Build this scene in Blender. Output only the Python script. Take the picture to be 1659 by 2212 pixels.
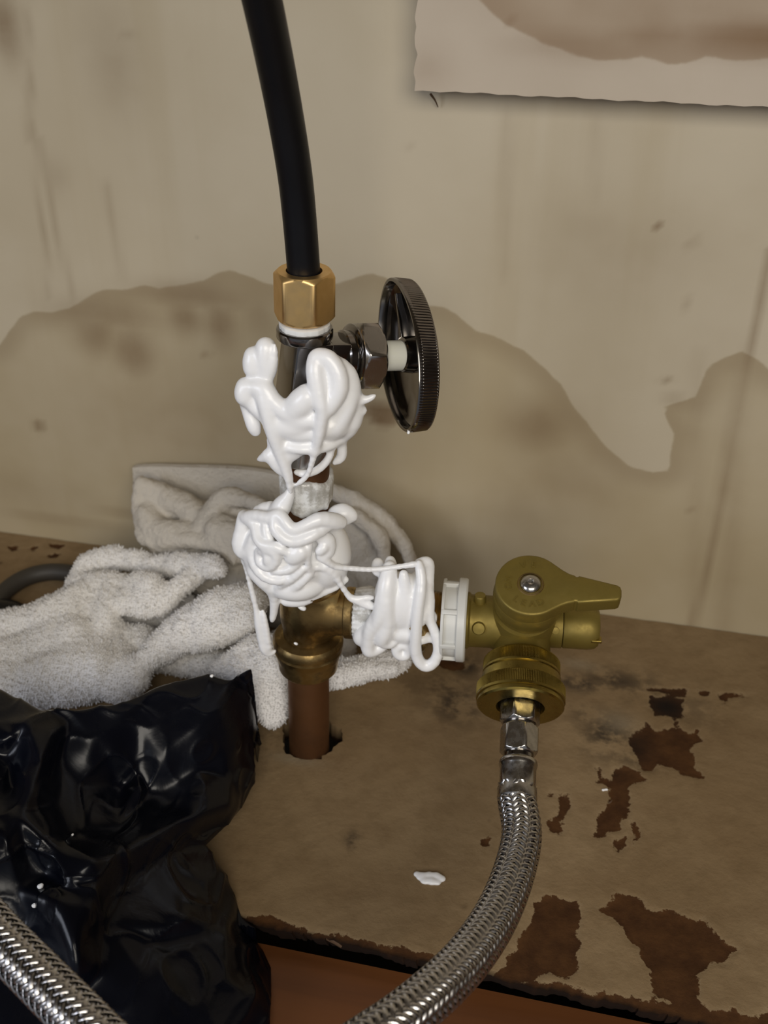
import bpy, bmesh, math, random
import numpy as np
from mathutils import Vector, Matrix
from mathutils import geometry as mgeo

for _o in list(bpy.data.objects): bpy.data.objects.remove(_o)
SC = bpy.context.scene
COL = SC.collection
CM = 0.01                       # everything below is written in centimetres
rng = np.random.default_rng(7)
random.seed(7)

# ------------------------------------------------------------------ camera
FPX, PITCH, YAW, CAMH = 2350.0, math.radians(32.5), math.radians(-13), 31.5
WALL_Y = 11.4
Fh = np.array([math.sin(YAW), math.cos(YAW), 0.]); CR = np.array([math.cos(YAW), -math.sin(YAW), 0.])
ZZ = np.array([0, 0, 1.])
CF = Fh*math.cos(PITCH)-ZZ*math.sin(PITCH); CU = Fh*math.sin(PITCH)+ZZ*math.cos(PITCH)
def ray(px, py): return CF+CR*((px-829.5)/FPX)-CU*((py-1106)/FPX)
_d = ray(668, 1610); CAM = -_d*(CAMH/(-_d[2]))
cd = bpy.data.cameras.new('camera'); co = bpy.data.objects.new('camera', cd); COL.objects.link(co)
cd.sensor_fit = 'HORIZONTAL'; cd.sensor_width = 36.0; cd.lens = FPX/1659*36.0
cd.clip_start = 0.01; cd.clip_end = 50
co.matrix_world = Matrix(((CR[0], CU[0], -CF[0], CAM[0]*CM), (CR[1], CU[1], -CF[1], CAM[1]*CM), (CR[2], CU[2], -CF[2], CAM[2]*CM), (0, 0, 0, 1)))
cd.dof.use_dof = True; cd.dof.focus_distance = 0.345; cd.dof.aperture_fstop = (cd.lens)/2.2
SC.camera = co

# ------------------------------------------------------------------ light
SC.view_settings.view_transform = 'Standard'; SC.view_settings.look = 'None'
SC.view_settings.gamma = 1; SC.view_settings.use_curve_mapping = False
SC.view_settings.exposure = 0.0
w = bpy.data.worlds.new('room_ambient'); SC.world = w; w.use_nodes = True
w.node_tree.nodes['Background'].inputs[0].default_value = (0.80, 0.86, 1.0, 1)
w.node_tree.nodes['Background'].inputs[1].default_value = 0.20
def area(name, loc, tgt, size, power, colr):
    l = bpy.data.lights.new(name, 'AREA'); l.shape = 'RECTANGLE'; l.size = size[0]; l.size_y = size[1]
    l.energy = power; l.color = colr
    o = bpy.data.objects.new(name, l); COL.objects.link(o); o.location = [c*CM for c in loc]
    o.rotation_euler = (Vector(tgt)-Vector(loc)).to_track_quat('-Z', 'Y').to_euler()
    return o
area('kitchen_ceiling_lamp', (42, -110, 78), (0, 8, 18), (0.85, 0.60), 11.6, (1.0, 0.93, 0.82))
area('kitchen_window', (-80, -105, 62), (0, 5, 14), (0.5, 0.6), 5.6, (0.83, 0.88, 1.0))

# ------------------------------------------------------------------ projection helpers (pixel -> point on a real surface)
def hit(px, py, P, N):
    d = ray(px, py); P = np.asarray(P, float); N = np.asarray(N, float)
    return CAM+d*(((P-CAM)@N)/(d@N))
def at_floor(px, py, z=0.): return hit(px, py, (0, 0, z), (0, 0, 1))
def at_y(px, py, y): return hit(px, py, (0, y, 0), (0, 1, 0))
def at_wall(px, py): return at_y(px, py, WALL_Y)
def A(px, py, off=0.): return hit(px, py, -Fh*off, Fh)          # upright plane through the riser, off = cm towards the room
def at_depth(px, py, d): return CAM+ray(px, py)*d
def depth(P): return float((np.asarray(P)-CAM)@CF)
def pxcm(P): return depth(P)/FPX
def proj(P):
    v = np.asarray(P)-CAM; dd = v@CF
    return (829.5+FPX*(v@CR)/dd, 1106-FPX*(v@CU)/dd)
def unit(v): v = np.asarray(v, float); return v/np.linalg.norm(v)
def frame(d, ref=(0, 0, 1)):
    d = unit(d); r = np.asarray(ref, float)
    if abs(d@unit(r)) > .98: r = np.array([1., 0, 0])
    u = unit(r-d*(r@d)); v = np.cross(d, u); return u, v, d

# ------------------------------------------------------------------ object helpers
ORG = {}
def empty(name, loc, label, cat, group=None):
    o = bpy.data.objects.new(name, None); COL.objects.link(o); o.empty_display_size = 0.01
    o.location = [c*CM for c in loc]; ORG[o.name] = np.asarray(loc, float)
    o['label'] = label; o['category'] = cat
    if group: o['group'] = group
    return o
def mesh_obj(name, V, Fc, mat, parent=None, ang=35, origin=None, label=None, cat=None, kind=None, group=None, smooth=True):
    V = np.asarray(V, float)
    if parent is not None: L = ORG[parent.name]
    else: L = np.asarray(origin, float) if origin is not None else np.array([(V[:, 0].min()+V[:, 0].max())/2, (V[:, 1].min()+V[:, 1].max())/2, V[:, 2].min()])
    me = bpy.data.meshes.new(name)
    me.from_pydata(((V-L)*CM).tolist(), [], [tuple(int(i) for i in f) for f in Fc])
    if smooth:
        me.polygons.foreach_set('use_smooth', [True]*len(me.polygons))
        if ang is not None: me.set_sharp_from_angle(angle=math.radians(ang))
    me.update()
    if mat: me.materials.append(mat)
    o = bpy.data.objects.new(name, me); COL.objects.link(o)
    if parent is not None: o.parent = parent
    else: o.location = (L*CM).tolist()
    ORG[o.name] = L
    if label: o['label'] = label
    if cat: o['category'] = cat
    if kind: o['kind'] = kind
    if group: o['group'] = group
    return o
def merge(*parts):
    V = []; Fc = []; n = 0
    for v, f in parts:
        V.append(np.asarray(v, float)); Fc += [tuple(i+n for i in q) for q in f]; n += len(v)
    return np.concatenate(V), Fc
def lathe(prof, org, d, n=64, ref=(0, 0, 1), rfun=None, closed=False):
    """prof: list of (radius, height) along d; rfun(theta, r, h) -> radius"""
    u, v, d = frame(d, ref); org = np.asarray(org, float); V = []; Fc = []
    th = np.arange(n)*2*math.pi/n
    for r, h in prof:
        rr = np.full(n, r, float) if rfun is None else np.array([rfun(t, r, h) for t in th])
        V.append(org+d*h+np.outer(rr*np.cos(th), u)+np.outer(rr*np.sin(th), v))
    m = len(prof)
    rows = range(m) if closed else range(m-1)
    for i in rows:
        j = (i+1) % m
        for k in range(n):
            k2 = (k+1) % n
            Fc.append((i*n+k, i*n+k2, j*n+k2, j*n+k))
    V = np.concatenate(V)
    if not closed:
        if prof[0][0] > 1e-6: Fc.append(tuple(range(n-1, -1, -1)))
        if prof[-1][0] > 1e-6: Fc.append(tuple((m-1)*n+k for k in range(n)))
    return V, Fc
def hexnut(org, d, R, L, rot=0., ref=(0, 0, 1), hole=0., cham=.14, both=True):
    """hexagonal nut, corner radius R, with turned chamfers"""
    n = 96; ap = R*math.cos(math.pi/6)
    def hr(t):
        a = (t-rot) % (math.pi/3)-math.pi/6
        return ap/math.cos(a)
    u, v, d = frame(d, ref); org = np.asarray(org, float)
    hs = [0, .25*cham, .5*cham, .75*cham, cham, L-cham, L-.75*cham, L-.5*cham, L-.25*cham, L]
    th = np.arange(n)*2*math.pi/n; hx = np.array([hr(t) for t in th]); V = []; Fc = []
    for h in hs:
        e = min(h if both else 9, L-h)
        lim = ap*.96+(R-ap*.96)*min(1, e/cham)
        rr = np.minimum(hx, lim)
        V.append(org+d*h+np.outer(rr*np.cos(th), u)+np.outer(rr*np.sin(th), v))
    m = len(hs)
    if hole > 0:
        for h in (L, L-.3*min(L, 1)):
            V.append(org+d*h+np.outer(np.full(n, hole)*np.cos(th), u)+np.outer(np.full(n, hole)*np.sin(th), v)); m += 1
    for i in range(m-1):
        for k in range(n):
            k2 = (k+1) % n; Fc.append((i*n+k, i*n+k2, (i+1)*n+k2, (i+1)*n+k))
    Fc.append(tuple(range(n-1, -1, -1))); Fc.append(tuple((m-1)*n+k for k in range(n)))
    return np.concatenate(V), Fc
def box(org, ax, lo, hi, bev=0.):
    """box in frame ax=(a,b,c) from lo to hi, edges chamfered"""
    bm = bmesh.new(); bmesh.ops.create_cube(bm, size=1)
    lo = np.array(lo, float); hi = np.array(hi, float)
    for q in bm.verts: q.co = Vector(((lo+hi)/2+np.array(q.co)*(hi-lo)).tolist())
    if bev > 0: bmesh.ops.bevel(bm, geom=list(bm.edges), offset=bev, segments=3, profile=.5, affect='EDGES')
    bm.verts.index_update()
    M = np.array(ax, float)
    V = np.array([np.asarray(org, float)+np.array(q.co)@M for q in bm.verts]); Fc = [tuple(q.index for q in f.verts) for f in bm.faces]
    bm.free(); return V, Fc
def spline(P, step=.1):
    """Catmull-Rom through rows of P (any columns), resampled"""
    P = np.asarray(P, float); P = np.vstack([2*P[0]-P[1], P, 2*P[-1]-P[-2]]); out = []
    for i in range(1, len(P)-2):
        n = max(2, int(np.linalg.norm(P[i+1][:3]-P[i][:3])/step))
        t = (np.arange(n)/n)[:, None]; a, b, c, e = P[i-1], P[i], P[i+1], P[i+2]
        out.append(.5*((2*b)+(-a+c)*t+(2*a-5*b+4*c-e)*t*t+(-a+3*b-3*c+e)*t**3))
    return np.vstack(out+[P[-2][None]])
def frames(C):
    T = np.gradient(C, axis=0); T /= np.linalg.norm(T, axis=1)[:, None]
    u, _, _ = frame(T[0]); U = []
    for t in T:
        u = unit(u-t*(u@t)); U.append(u)
    U = np.array(U); return T, U, np.cross(T, U)
def tube(C, R, n=24, cap=True):
    C = np.asarray(C, float); R = np.broadcast_to(np.asarray(R, float), (len(C),)); T, U, W = frames(C)
    th = np.arange(n)*2*math.pi/n
    V = (C[:, None]+R[:, None, None]*(np.cos(th)[None, :, None]*U[:, None]+np.sin(th)[None, :, None]*W[:, None])).reshape(-1, 3)
    Fc = [(i*n+k, i*n+(k+1) % n, (i+1)*n+(k+1) % n, (i+1)*n+k) for i in range(len(C)-1) for k in range(n)]
    if cap: Fc += [tuple(range(n-1, -1, -1)), tuple((len(C)-1)*n+k for k in range(n))]
    return V, Fc

# ---- smooth-union volumes turned into a mesh by surface nets
def _fill(D, prims, lo, N, h, k):
    for p in prims:
        if p[0] == 'c': r = max(p[3], p[4]); a = np.minimum(p[1], p[2])-r; b = np.maximum(p[1], p[2])+r
        else: r = max(p[2]); a = p[1]-r; b = p[1]+r
        i0 = np.maximum(((a-k-2*h-lo)/h).astype(int), 0); i1 = np.minimum(((b+k+2*h-lo)/h).astype(int)+2, N)
        if (i1 <= i0).any(): continue
        g = [lo[q]+h*np.arange(i0[q], i1[q]) for q in range(3)]
        X = np.stack(np.meshgrid(*g, indexing='ij'), -1).astype(np.float32)
        if p[0] == 'c':
            v = (p[2]-p[1]).astype(np.float32); L = float(v@v)+1e-9
            Q = X-p[1].astype(np.float32); t = np.clip(Q@v/L, 0, 1)
            d = np.linalg.norm(Q-t[..., None]*v, axis=-1)-(p[3]+(p[4]-p[3])*t)
        else:
            Q = (X-p[1])@np.array(p[3]).T if len(p) > 3 else X-p[1]
            R = np.array(p[2]); k0 = np.linalg.norm(Q/R, axis=-1); k1 = np.linalg.norm(Q/(R*R), axis=-1)+1e-6
            d = k0*(k0-1)/k1
        sl = tuple(slice(i0[q], i1[q]) for q in range(3)); o = D[sl]
        hh = np.maximum(k-np.abs(o-d), 0)/k
        D[sl] = np.minimum(o, d)-hh*hh*k*.25
def soft(prims, h, k, noise=None, carve=None):
    """prims: ('c', p0, p1, r0, r1) tapered capsules, ('e', centre, radii, axes); carve = (prims, k, margin) is cut away"""
    lo = np.full(3, 1e9); hi = -lo
    for p in prims:
        if p[0] == 'c':
            r = max(p[3], p[4]); lo = np.minimum(lo, np.minimum(p[1], p[2])-r); hi = np.maximum(hi, np.maximum(p[1], p[2])+r)
        else:
            r = max(p[2]); lo = np.minimum(lo, p[1]-r); hi = np.maximum(hi, p[1]+r)
    lo -= k+3*h; hi += k+3*h
    N = np.ceil((hi-lo)/h).astype(int)+1; D = np.full(N, 2*k+2*h, np.float32)
    _fill(D, prims, lo, N, h, k)
    if noise is not None:
        g = [lo[q]+h*np.arange(N[q]) for q in range(3)]
        D = D+noise(*np.meshgrid(*g, indexing='ij'))
    if carve is not None:
        E = np.full(N, 2., np.float32); _fill(E, [(*p[:3], p[3]+carve[2], p[4]+carve[2]) if p[0] == 'c' else (p[0], p[1], tuple(q+carve[2] for q in p[2]), *p[3:]) for p in carve[0]], lo, N, h, carve[1])
        D = np.maximum(D, -E)
    S = D < 0
    # surface nets
    c = np.zeros(tuple(N-1), np.int8)
    offs = [(i, j, l) for i in (0, 1) for j in (0, 1) for l in (0, 1)]
    n1 = N-1
    sub = lambda Aa, o: Aa[o[0]:o[0]+n1[0], o[1]:o[1]+n1[1], o[2]:o[2]+n1[2]]
    for o in offs: c += sub(S, o)
    act = (c > 0) & (c < 8); idx = np.argwhere(act); ID = np.full(tuple(n1), -1, np.int64); ID[act] = np.arange(len(idx))
    acc = np.zeros((len(idx), 3)); cnt = np.zeros(len(idx))
    for a in offs:
        for ax in range(3):
            if a[ax] == 1: continue
            b = list(a); b[ax] = 1
            da = D[idx[:, 0]+a[0], idx[:, 1]+a[1], idx[:, 2]+a[2]]; db = D[idx[:, 0]+b[0], idx[:, 1]+b[1], idx[:, 2]+b[2]]
            m = (da < 0) != (db < 0); t = np.where(m, da/(da-db+1e-12), 0)
            pt = np.tile(np.array(a, float), (len(idx), 1)); pt[:, ax] += t
            acc[m] += pt[m]; cnt[m] += 1
    V = lo+h*(idx+acc/cnt[:, None]); Fc = []
    for ax in range(3):
        e1, e2 = [(1, 2), (2, 0), (0, 1)][ax]
        s0 = [slice(0, N[0]), slice(0, N[1]), slice(0, N[2])]; s1 = list(s0); s0[ax] = slice(0, N[ax]-1); s1[ax] = slice(1, N[ax])
        a = S[tuple(s0)]; b = S[tuple(s1)]
        for flip, m in ((False, a & ~b), (True, ~a & b)):
            q = np.argwhere(m); q = q[(q[:, e1] > 0) & (q[:, e2] > 0) & (q[:, e1] < N[e1]-1) & (q[:, e2] < N[e2]-1)]
            if not len(q): continue
            def cell(d1, d2):
                z = q.copy(); z[:, e1] += d1; z[:, e2] += d2; return ID[z[:, 0], z[:, 1], z[:, 2]]
            f = np.stack([cell(-1, -1), cell(0, -1), cell(0, 0), cell(-1, 0)], 1)
            if flip: f = f[:, ::-1]
            Fc.append(f[(f >= 0).all(1)])
    return V, np.concatenate(Fc)
def relax(V, Fc, it=2, f=.5):
    Fc = np.asarray(Fc); n = len(V)
    e = np.concatenate([Fc[:, [0, 1]], Fc[:, [1, 2]], Fc[:, [2, 3]], Fc[:, [3, 0]]]); e = np.concatenate([e, e[:, ::-1]])
    deg = np.bincount(e[:, 0], minlength=n)[:, None]
    for _ in range(it):
        s = np.stack([np.bincount(e[:, 0], weights=V[e[:, 1], q], minlength=n) for q in range(3)], 1)
        V = V*(1-f)+f*s/np.maximum(deg, 1)
    return V
def vnormals(V, Fc):
    Fc = np.asarray(Fc); n = np.cross(V[Fc[:, 2]]-V[Fc[:, 0]], V[Fc[:, 3]]-V[Fc[:, 1]]); N = np.zeros_like(V)
    for q in range(4): 
        for c in range(3): N[:, c] += np.bincount(Fc[:, q], weights=n[:, c], minlength=len(V))
    return N/(np.linalg.norm(N, axis=1)[:, None]+1e-12)
_ph = rng.uniform(0, 6.28, (12, 3)); _dr = rng.normal(size=(12, 3, 3))
def wob(X, Y, Z, s):
    """cheap smooth noise in about -1..1, feature size s"""
    r = 0
    for i in range(6):
        a, b, c = _dr[i]
        r = r+np.sin((a[0]*X+a[1]*Y+a[2]*Z)/s*2.2+_ph[i, 0])*np.sin((b[0]*X+b[1]*Y+b[2]*Z)/s*2.2+_ph[i, 1])
    return r/2.2

def poly_sdf(X, Y, poly):
    """signed distance, positive inside"""
    P = np.asarray(poly, float); d = np.full(X.shape, 1e9); ins = np.zeros(X.shape, bool)
    for i in range(len(P)):
        a = P[i]; b = P[(i+1) % len(P)]; e = b-a; wx = X-a[0]; wy = Y-a[1]
        t = np.clip((wx*e[0]+wy*e[1])/(e@e+1e-12), 0, 1)
        d = np.minimum(d, np.hypot(wx-t*e[0], wy-t*e[1]))
        c = ((a[1] > Y) != (b[1] > Y)) & (X < (b[0]-a[0])*(Y-a[1])/(b[1]-a[1]+1e-12)+a[0]); ins ^= c
    return np.where(ins, d, -d)
def line_d(X, Y, pts):
    P = np.asarray(pts, float); d = np.full(X.shape, 1e9)
    for a, b in zip(P[:-1], P[1:]):
        e = b-a; t = np.clip(((X-a[0])*e[0]+(Y-a[1])*e[1])/(e@e+1e-12), 0, 1); d = np.minimum(d, np.hypot(X-a[0]-t*e[0], Y-a[1]-t*e[1]))
    return d

# ------------------------------------------------------------------ materials
class NT:
    def __init__(s, name):
        s.m = bpy.data.materials.new(name); s.m.use_nodes = True; s.t = s.m.node_tree; s.p = s.t.nodes['Principled BSDF']
    def n(s, typ, **kw):
        q = s.t.nodes.new(typ)
        for k, v in kw.items():
            if k.startswith('i_'):
                key = k[2:]; key = int(key) if key.isdigit() else key.replace('_', ' ')
                q.inputs[key].default_value = v
            else: setattr(q, k, v)
        return q
    def l(s, a, b): s.t.links.new(a, b)
    def noise(s, scale, detail=4, rough=.55, vec=None, dist=0.):
        q = s.n('ShaderNodeTexNoise', i_Scale=scale, i_Detail=detail, i_Roughness=rough, i_Distortion=dist)
        if vec is None: vec = s.obj()
        s.l(vec, q.inputs['Vector']); return q.outputs['Fac']
    def obj(s):
        if not hasattr(s, '_o'): s._o = s.n('ShaderNodeTexCoord').outputs['Object']
        return s._o
    def attr(s, name): return s.n('ShaderNodeAttribute', attribute_name=name).outputs['Fac']
    def math(s, op, a, b=0., clamp=False):
        q = s.n('ShaderNodeMath', operation=op, use_clamp=clamp)
        for i, x in enumerate((a, b)):
            if isinstance(x, (int, float)): q.inputs[i].default_value = x
            else: s.l(x, q.inputs[i])
        return q.outputs[0]
    def step(s, x, lo, hi, a=0., b=1.):
        q = s.n('ShaderNodeMapRange', interpolation_type='SMOOTHSTEP', i_1=lo, i_2=hi, i_3=a, i_4=b)
        s.l(x, q.inputs[0]); return q.outputs[0]
    def mix(s, fac, a, b, mode='MIX'):
        q = s.n('ShaderNodeMix', data_type='RGBA', blend_type=mode, clamp_factor=True)
        for k, x in ((0, fac), (6, a), (7, b)):
            if isinstance(x, (int, float)): q.inputs[k].default_value = x
            elif isinstance(x, tuple): q.inputs[k].default_value = (*x, 1) if len(x) == 3 else x
            else: s.l(x, q.inputs[k])
        return q.outputs[2]
    def set(s, **kw):
        for k, v in kw.items():
            i = s.p.inputs[k.replace('_', ' ')]
            if isinstance(v, (int, float)): i.default_value = v
            elif isinstance(v, tuple): i.default_value = (*v, 1) if len(v) == 3 and i.type == 'RGBA' else v
            else: s.l(v, i)
        return s.m
    def bump(s, h, strength=.3, dist=.001, chain=None):
        q = s.n('ShaderNodeBump', i_Strength=strength, i_Distance=dist); s.l(h, q.inputs['Height'])
        s.l(q.outputs[0], s.p.inputs['Normal']); return q
def metal(name, c1, c2, rough=.28, nscale=150, var=.6, bump=.08, metallic=1., rvar=.12):
    t = NT(name); n1 = t.noise(nscale, 5, .6); n2 = t.noise(nscale*.2, 3, .6)
    f = t.math('MULTIPLY', t.math('ADD', n1, n2), .5)
    t.set(Base_Color=t.mix(t.step(f, .5-.22/var*.5, .5+.22/var*.5), c1, c2), Metallic=metallic,
          Roughness=t.step(n1, .3, .7, rough-rvar*.5, rough+rvar))
    t.bump(n1, bump, .0004); return t.m
M = {}
M['chrome'] = metal('chrome', (.47, .45, .42), (.44, .42, .39), .25, 300, bump=.0, rvar=.03)
M['chrome_dark'] = metal('chrome_wear_and_reflection', (.27, .255, .24), (.25, .235, .22), .13, 300, bump=.0, rvar=.03)  # dark reflections put into the colour, along with oxidised wear
M['brass_nut'] = metal('golden_brass', (.88, .60, .27), (.80, .53, .21), .40, 260, bump=.03, rvar=.04)
M['brass_old'] = metal('tarnished_brass', (.46, .33, .14), (.17, .115, .048), .40, 130, var=2.2, bump=.15, rvar=.2)
M['brass_olive'] = metal('olive_cast_brass', (.235, .175, .038), (.185, .135, .028), .46, 220, bump=.10, metallic=.6)
M['brass_ring'] = metal('yellow_brass', (.37, .28, .075), (.28, .205, .05), .30, 260, bump=.05)
M['copper'] = metal('weathered_copper', (.20, .095, .042), (.115, .055, .026), .52, 60, var=.9, bump=.1, metallic=.8)
M['steel'] = metal('stainless_steel', (.52, .50, .47), (.44, .42, .39), .22, 300, bump=.04)
M['wire'] = metal('braid_wire', (.60, .59, .58), (.47, .45, .43), .27, 500, bump=.05)
t = NT('black_rubber'); M['rubber'] = t.set(Base_Color=(.006, .006, .007), Roughness=t.step(t.noise(60), .3, .7, .34, .46), Specular_IOR_Level=.22)
t = NT('dark_hose_core'); M['core'] = t.set(Base_Color=(.022, .018, .013), Roughness=.5)
t = NT('black_film'); n = t.noise(45, 5, .6); t.set(Base_Color=t.mix(n, (.0018, .0023, .0048), (.003, .0038, .0075)), Roughness=t.step(n, .35, .65, .20, .32), Specular_IOR_Level=.26)
t.bump(t.noise(60, 4, .55, dist=1.0), .22, .0012); M['film'] = t.m
t = NT('white_plastic'); M['white_plastic'] = t.set(Base_Color=t.mix(t.noise(40), (.66, .66, .63), (.58, .58, .55)), Roughness=.38, Subsurface_Weight=.15, Subsurface_Radius=(.004, .004, .004), Subsurface_Scale=.3)
t = NT('stem_plastic'); M['stem'] = t.set(Base_Color=(.72, .72, .64), Roughness=.4, Subsurface_Weight=.4, Subsurface_Radius=(.004, .004, .003), Subsurface_Scale=.4)
t = NT('white_foam'); n = t.noise(260, 5, .6)
t.set(Base_Color=t.mix(n, (.86, .87, .88), (.93, .93, .94)), Roughness=.30, Specular_IOR_Level=.6, Subsurface_Weight=.10, Subsurface_Radius=(.0025, .0025, .0028), Subsurface_Scale=.5)
t.bump(t.noise(420, 4, .6), .10, .0004); M['foam'] = t.m
t = NT('thin_foam_film'); n = t.noise(170, 6, .65)
t.set(Base_Color=t.mix(t.step(n, .40, .62), (.44, .43, .40), (.80, .81, .81)), Roughness=.26, Specular_IOR_Level=.6)
t.bump(t.noise(240, 5, .6), .35, .0008); M['smear'] = t.m
t = NT('thread_tape'); M['tape'] = t.set(Base_Color=(.80, .81, .80), Roughness=.35)
t = NT('terry_cotton'); n = t.noise(35, 5, .6); n2 = t.noise(9, 3, .5)
t.set(Base_Color=t.mix(t.step(n2, .35, .65), t.mix(n, (.74, .71, .66), (.85, .83, .80)), t.mix(n, (.80, .79, .79), (.90, .90, .92))), Roughness=.95, Specular_IOR_Level=.1, Sheen_Weight=.3)
t.bump(t.noise(420, 4, .7), .7, .0016); M['terry'] = t.m
t = NT('thin_cotton'); n = t.noise(30, 5, .6)
t.set(Base_Color=t.mix(n, (.52, .47, .40), (.66, .62, .55)), Roughness=.95, Specular_IOR_Level=.1)
t.bump(t.noise(300, 5, .7), .9, .0018); M['cotton'] = t.m
t = NT('splinter_wood'); M['splinter'] = t.set(Base_Color=(.09, .05, .025), Roughness=.8)
t = NT('grey_cable'); M['cable'] = t.set(Base_Color=t.mix(t.noise(50), (.028, .024, .019), (.045, .039, .032)), Roughness=.6)

# cream hardboard with brown water stains: attributes hold the stain shapes and some painted soft shade
def stained(name, clean, clean2, tan, rim):
    t = NT(name); o = t.obj()
    s = t.attr('stain'); n1 = t.noise(28, 5, .6); n2 = t.noise(7, 4, .6)
    mp = t.n('ShaderNodeMapping', i_Scale=(30, 30, 2.2)); t.l(o, mp.inputs[0]); sv = t.noise(1.0, 4, .6, vec=mp.outputs[0])
    base = t.mix(t.step(n2, .35, .65), clean, clean2)
    base = t.mix(t.math('MULTIPLY', t.step(sv, .52, .72), .22), base, tan)
    e = t.math('ADD', s, t.math('MULTIPLY', t.math('SUBTRACT', n1, .5), .5))
    inside = t.step(e, -.06, .12); rimf = t.math('MULTIPLY', t.step(e, -.02, .08), t.step(e, .15, 1.3, 1., 0.))
    body = t.math('MULTIPLY', inside, t.step(n2, .25, .7, .42, .80))
    c = t.mix(body, base, tan)
    c = t.mix(t.math('MULTIPLY', rimf, .30), c, rim)
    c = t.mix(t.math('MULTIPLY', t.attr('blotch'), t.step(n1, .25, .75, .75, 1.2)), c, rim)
    v = t.n('ShaderNodeTexVoronoi', i_Scale=46.); t.l(o, v.inputs['Vector'])
    spk = t.math('MULTIPLY', t.step(v.outputs['Distance'], .03, .07, 1., 0.), t.step(t.noise(11, 2), .60, .66))
    c = t.mix(t.math('MULTIPLY', spk, .7), c, (.10, .07, .035))
    t.set(Base_Color=c, Roughness=.62, Specular_IOR_Level=.3)
    t.bump(t.noise(180, 5, .6), .18, .0006); return t.m
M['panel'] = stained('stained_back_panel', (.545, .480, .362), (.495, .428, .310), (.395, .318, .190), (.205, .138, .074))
M['board'] = stained('stained_board', (.55, .475, .38), (.495, .42, .33), (.36, .265, .17), (.22, .135, .07))

t = NT('peeling_floorboard')
o = t.obj(); pe = t.attr('peel'); n1 = t.noise(95, 6, .65); n2 = t.noise(14, 5, .6); n3 = t.noise(330, 4, .6)
mp = t.n('ShaderNodeMapping', i_Scale=(12, 60, 30)); t.l(o, mp.inputs[0]); gr = t.noise(1.0, 5, .6, vec=mp.outputs[0])
tan = t.mix(t.step(n2, .3, .7), (.212, .142, .072), (.28, .198, .108))
tan = t.mix(t.math('MULTIPLY', t.step(n1, .40, .75), .42), tan, (.155, .100, .048))
tan = t.mix(t.math('MULTIPLY', t.step(gr, .5, .75), .35), tan, (.18, .115, .057))
v = t.n('ShaderNodeTexVoronoi', i_Scale=42.); t.l(o, v.inputs['Vector'])
spk = t.math('MULTIPLY', t.step(v.outputs['Distance'], .05, .10, 1., 0.), t.step(t.noise(17, 2), .56, .62))
tan = t.mix(t.math('MULTIPLY', spk, .75), tan, (.045, .022, .010))
tan = t.mix(t.math('MULTIPLY', t.attr('mold'), t.step(n1, .38, .58)), tan, (.034, .025, .018))
tan = t.mix(t.attr('pale'), tan, (.31, .26, .18))
nj = t.noise(150, 7, .72)
brown = t.mix(t.step(n1, .3, .7), (.048, .019, .006), (.088, .038, .012))
brown = t.mix(t.attr('dark'), brown, (.010, .006, .004))
e = t.math('ADD', pe, t.math('MULTIPLY', t.math('SUBTRACT', nj, .5), .85))
c = t.mix(t.step(e, -.015, .03), tan, brown)
c = t.mix(t.math('MULTIPLY', t.math('MULTIPLY', t.step(e, -.10, -.03), t.step(e, -.02, .0, 1., 0.)), .18), c, (.30, .23, .14))
c = t.mix(t.attr('edge'), c, t.mix(n1, (.008, .004, .002), (.022, .010, .005)))  # near-black edges: rot, plus shade of the gap and hole put into colour
t.set(Base_Color=c, Roughness=.85, Specular_IOR_Level=.2)
t.bump(t.math('ADD', t.math('MULTIPLY', n3, .5), n1), .45, .0012); M['floorboard'] = t.m

t = NT('orange_wood'); o = t.obj(); mp = t.n('ShaderNodeMapping', i_Scale=(3, 40, 40)); t.l(o, mp.inputs[0])
g = t.noise(1.3, 5, .6, vec=mp.outputs[0], dist=.6)
t.set(Base_Color=t.mix(t.step(g, .3, .7), (.135, .047, .012), (.09, .030, .008)), Roughness=.48); t.bump(g, .1, .0006); M['orange'] = t.m
t = NT('cabinet_interior'); M['cabinet'] = t.set(Base_Color=t.mix(t.noise(8), (.40, .35, .26), (.33, .28, .20)), Roughness=.7)

t = NT('dark_side_panel'); M['side'] = t.set(Base_Color=t.mix(t.noise(8), (.085, .055, .032), (.06, .038, .022)), Roughness=.6)  # unseen sides, brown chosen dark for chrome reflections and less bounce
# ------------------------------------------------------------------ the setting
def set_attr(o, name, arr):
    a = o.data.attributes.new(name, 'FLOAT', 'POINT'); a.data.foreach_set('value', np.asarray(arr, np.float32).ravel())
def grid_faces(nx, ny):
    i, j = np.meshgrid(np.arange(nx-1), np.arange(ny-1), indexing='ij'); a = (i*ny+j).ravel()
    return np.stack([a, a+ny, a+ny+1, a+1], 1)
wallxz = lambda L: [(at_wall(*p)[0], at_wall(*p)[2]) for p in L]
XS = np.arange(-45, 45.01, .3); ZS = np.arange(-9.1, 60.01, .3)
GX, GZ = np.meshgrid(XS, ZS, indexing='ij')
S1 = [(-700, 830), (-300, 820), (0, 745), (40, 680), (75, 672), (110, 675), (150, 665), (185, 640), (225, 622), (265, 626), (310, 615), (345, 622), (400, 612), (440, 605), (470, 590), (500, 583), (530, 595), (560, 610), (600, 618), (650, 612), (720, 610), (760, 600), (800, 588), (830, 598), (870, 625), (920, 655), (955, 660), (990, 680), (1030, 715), (1085, 732), (1130, 755), (1175, 790), (1215, 830), (1240, 880), (1275, 925), (1310, 965), (1360, 1005), (1410, 1020), (1445, 1015), (1450, 970), (1460, 940), (1440, 905), (1430, 880), (1500, 860), (1530, 790), (1570, 770), (1605, 760), (1640, 780), (1659, 800), (1750, 850), (2400, 900), (2400, 1900), (1000, 1600), (-700, 1600)]
sd = poly_sdf(GX, GZ, wallxz(S1))
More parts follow.
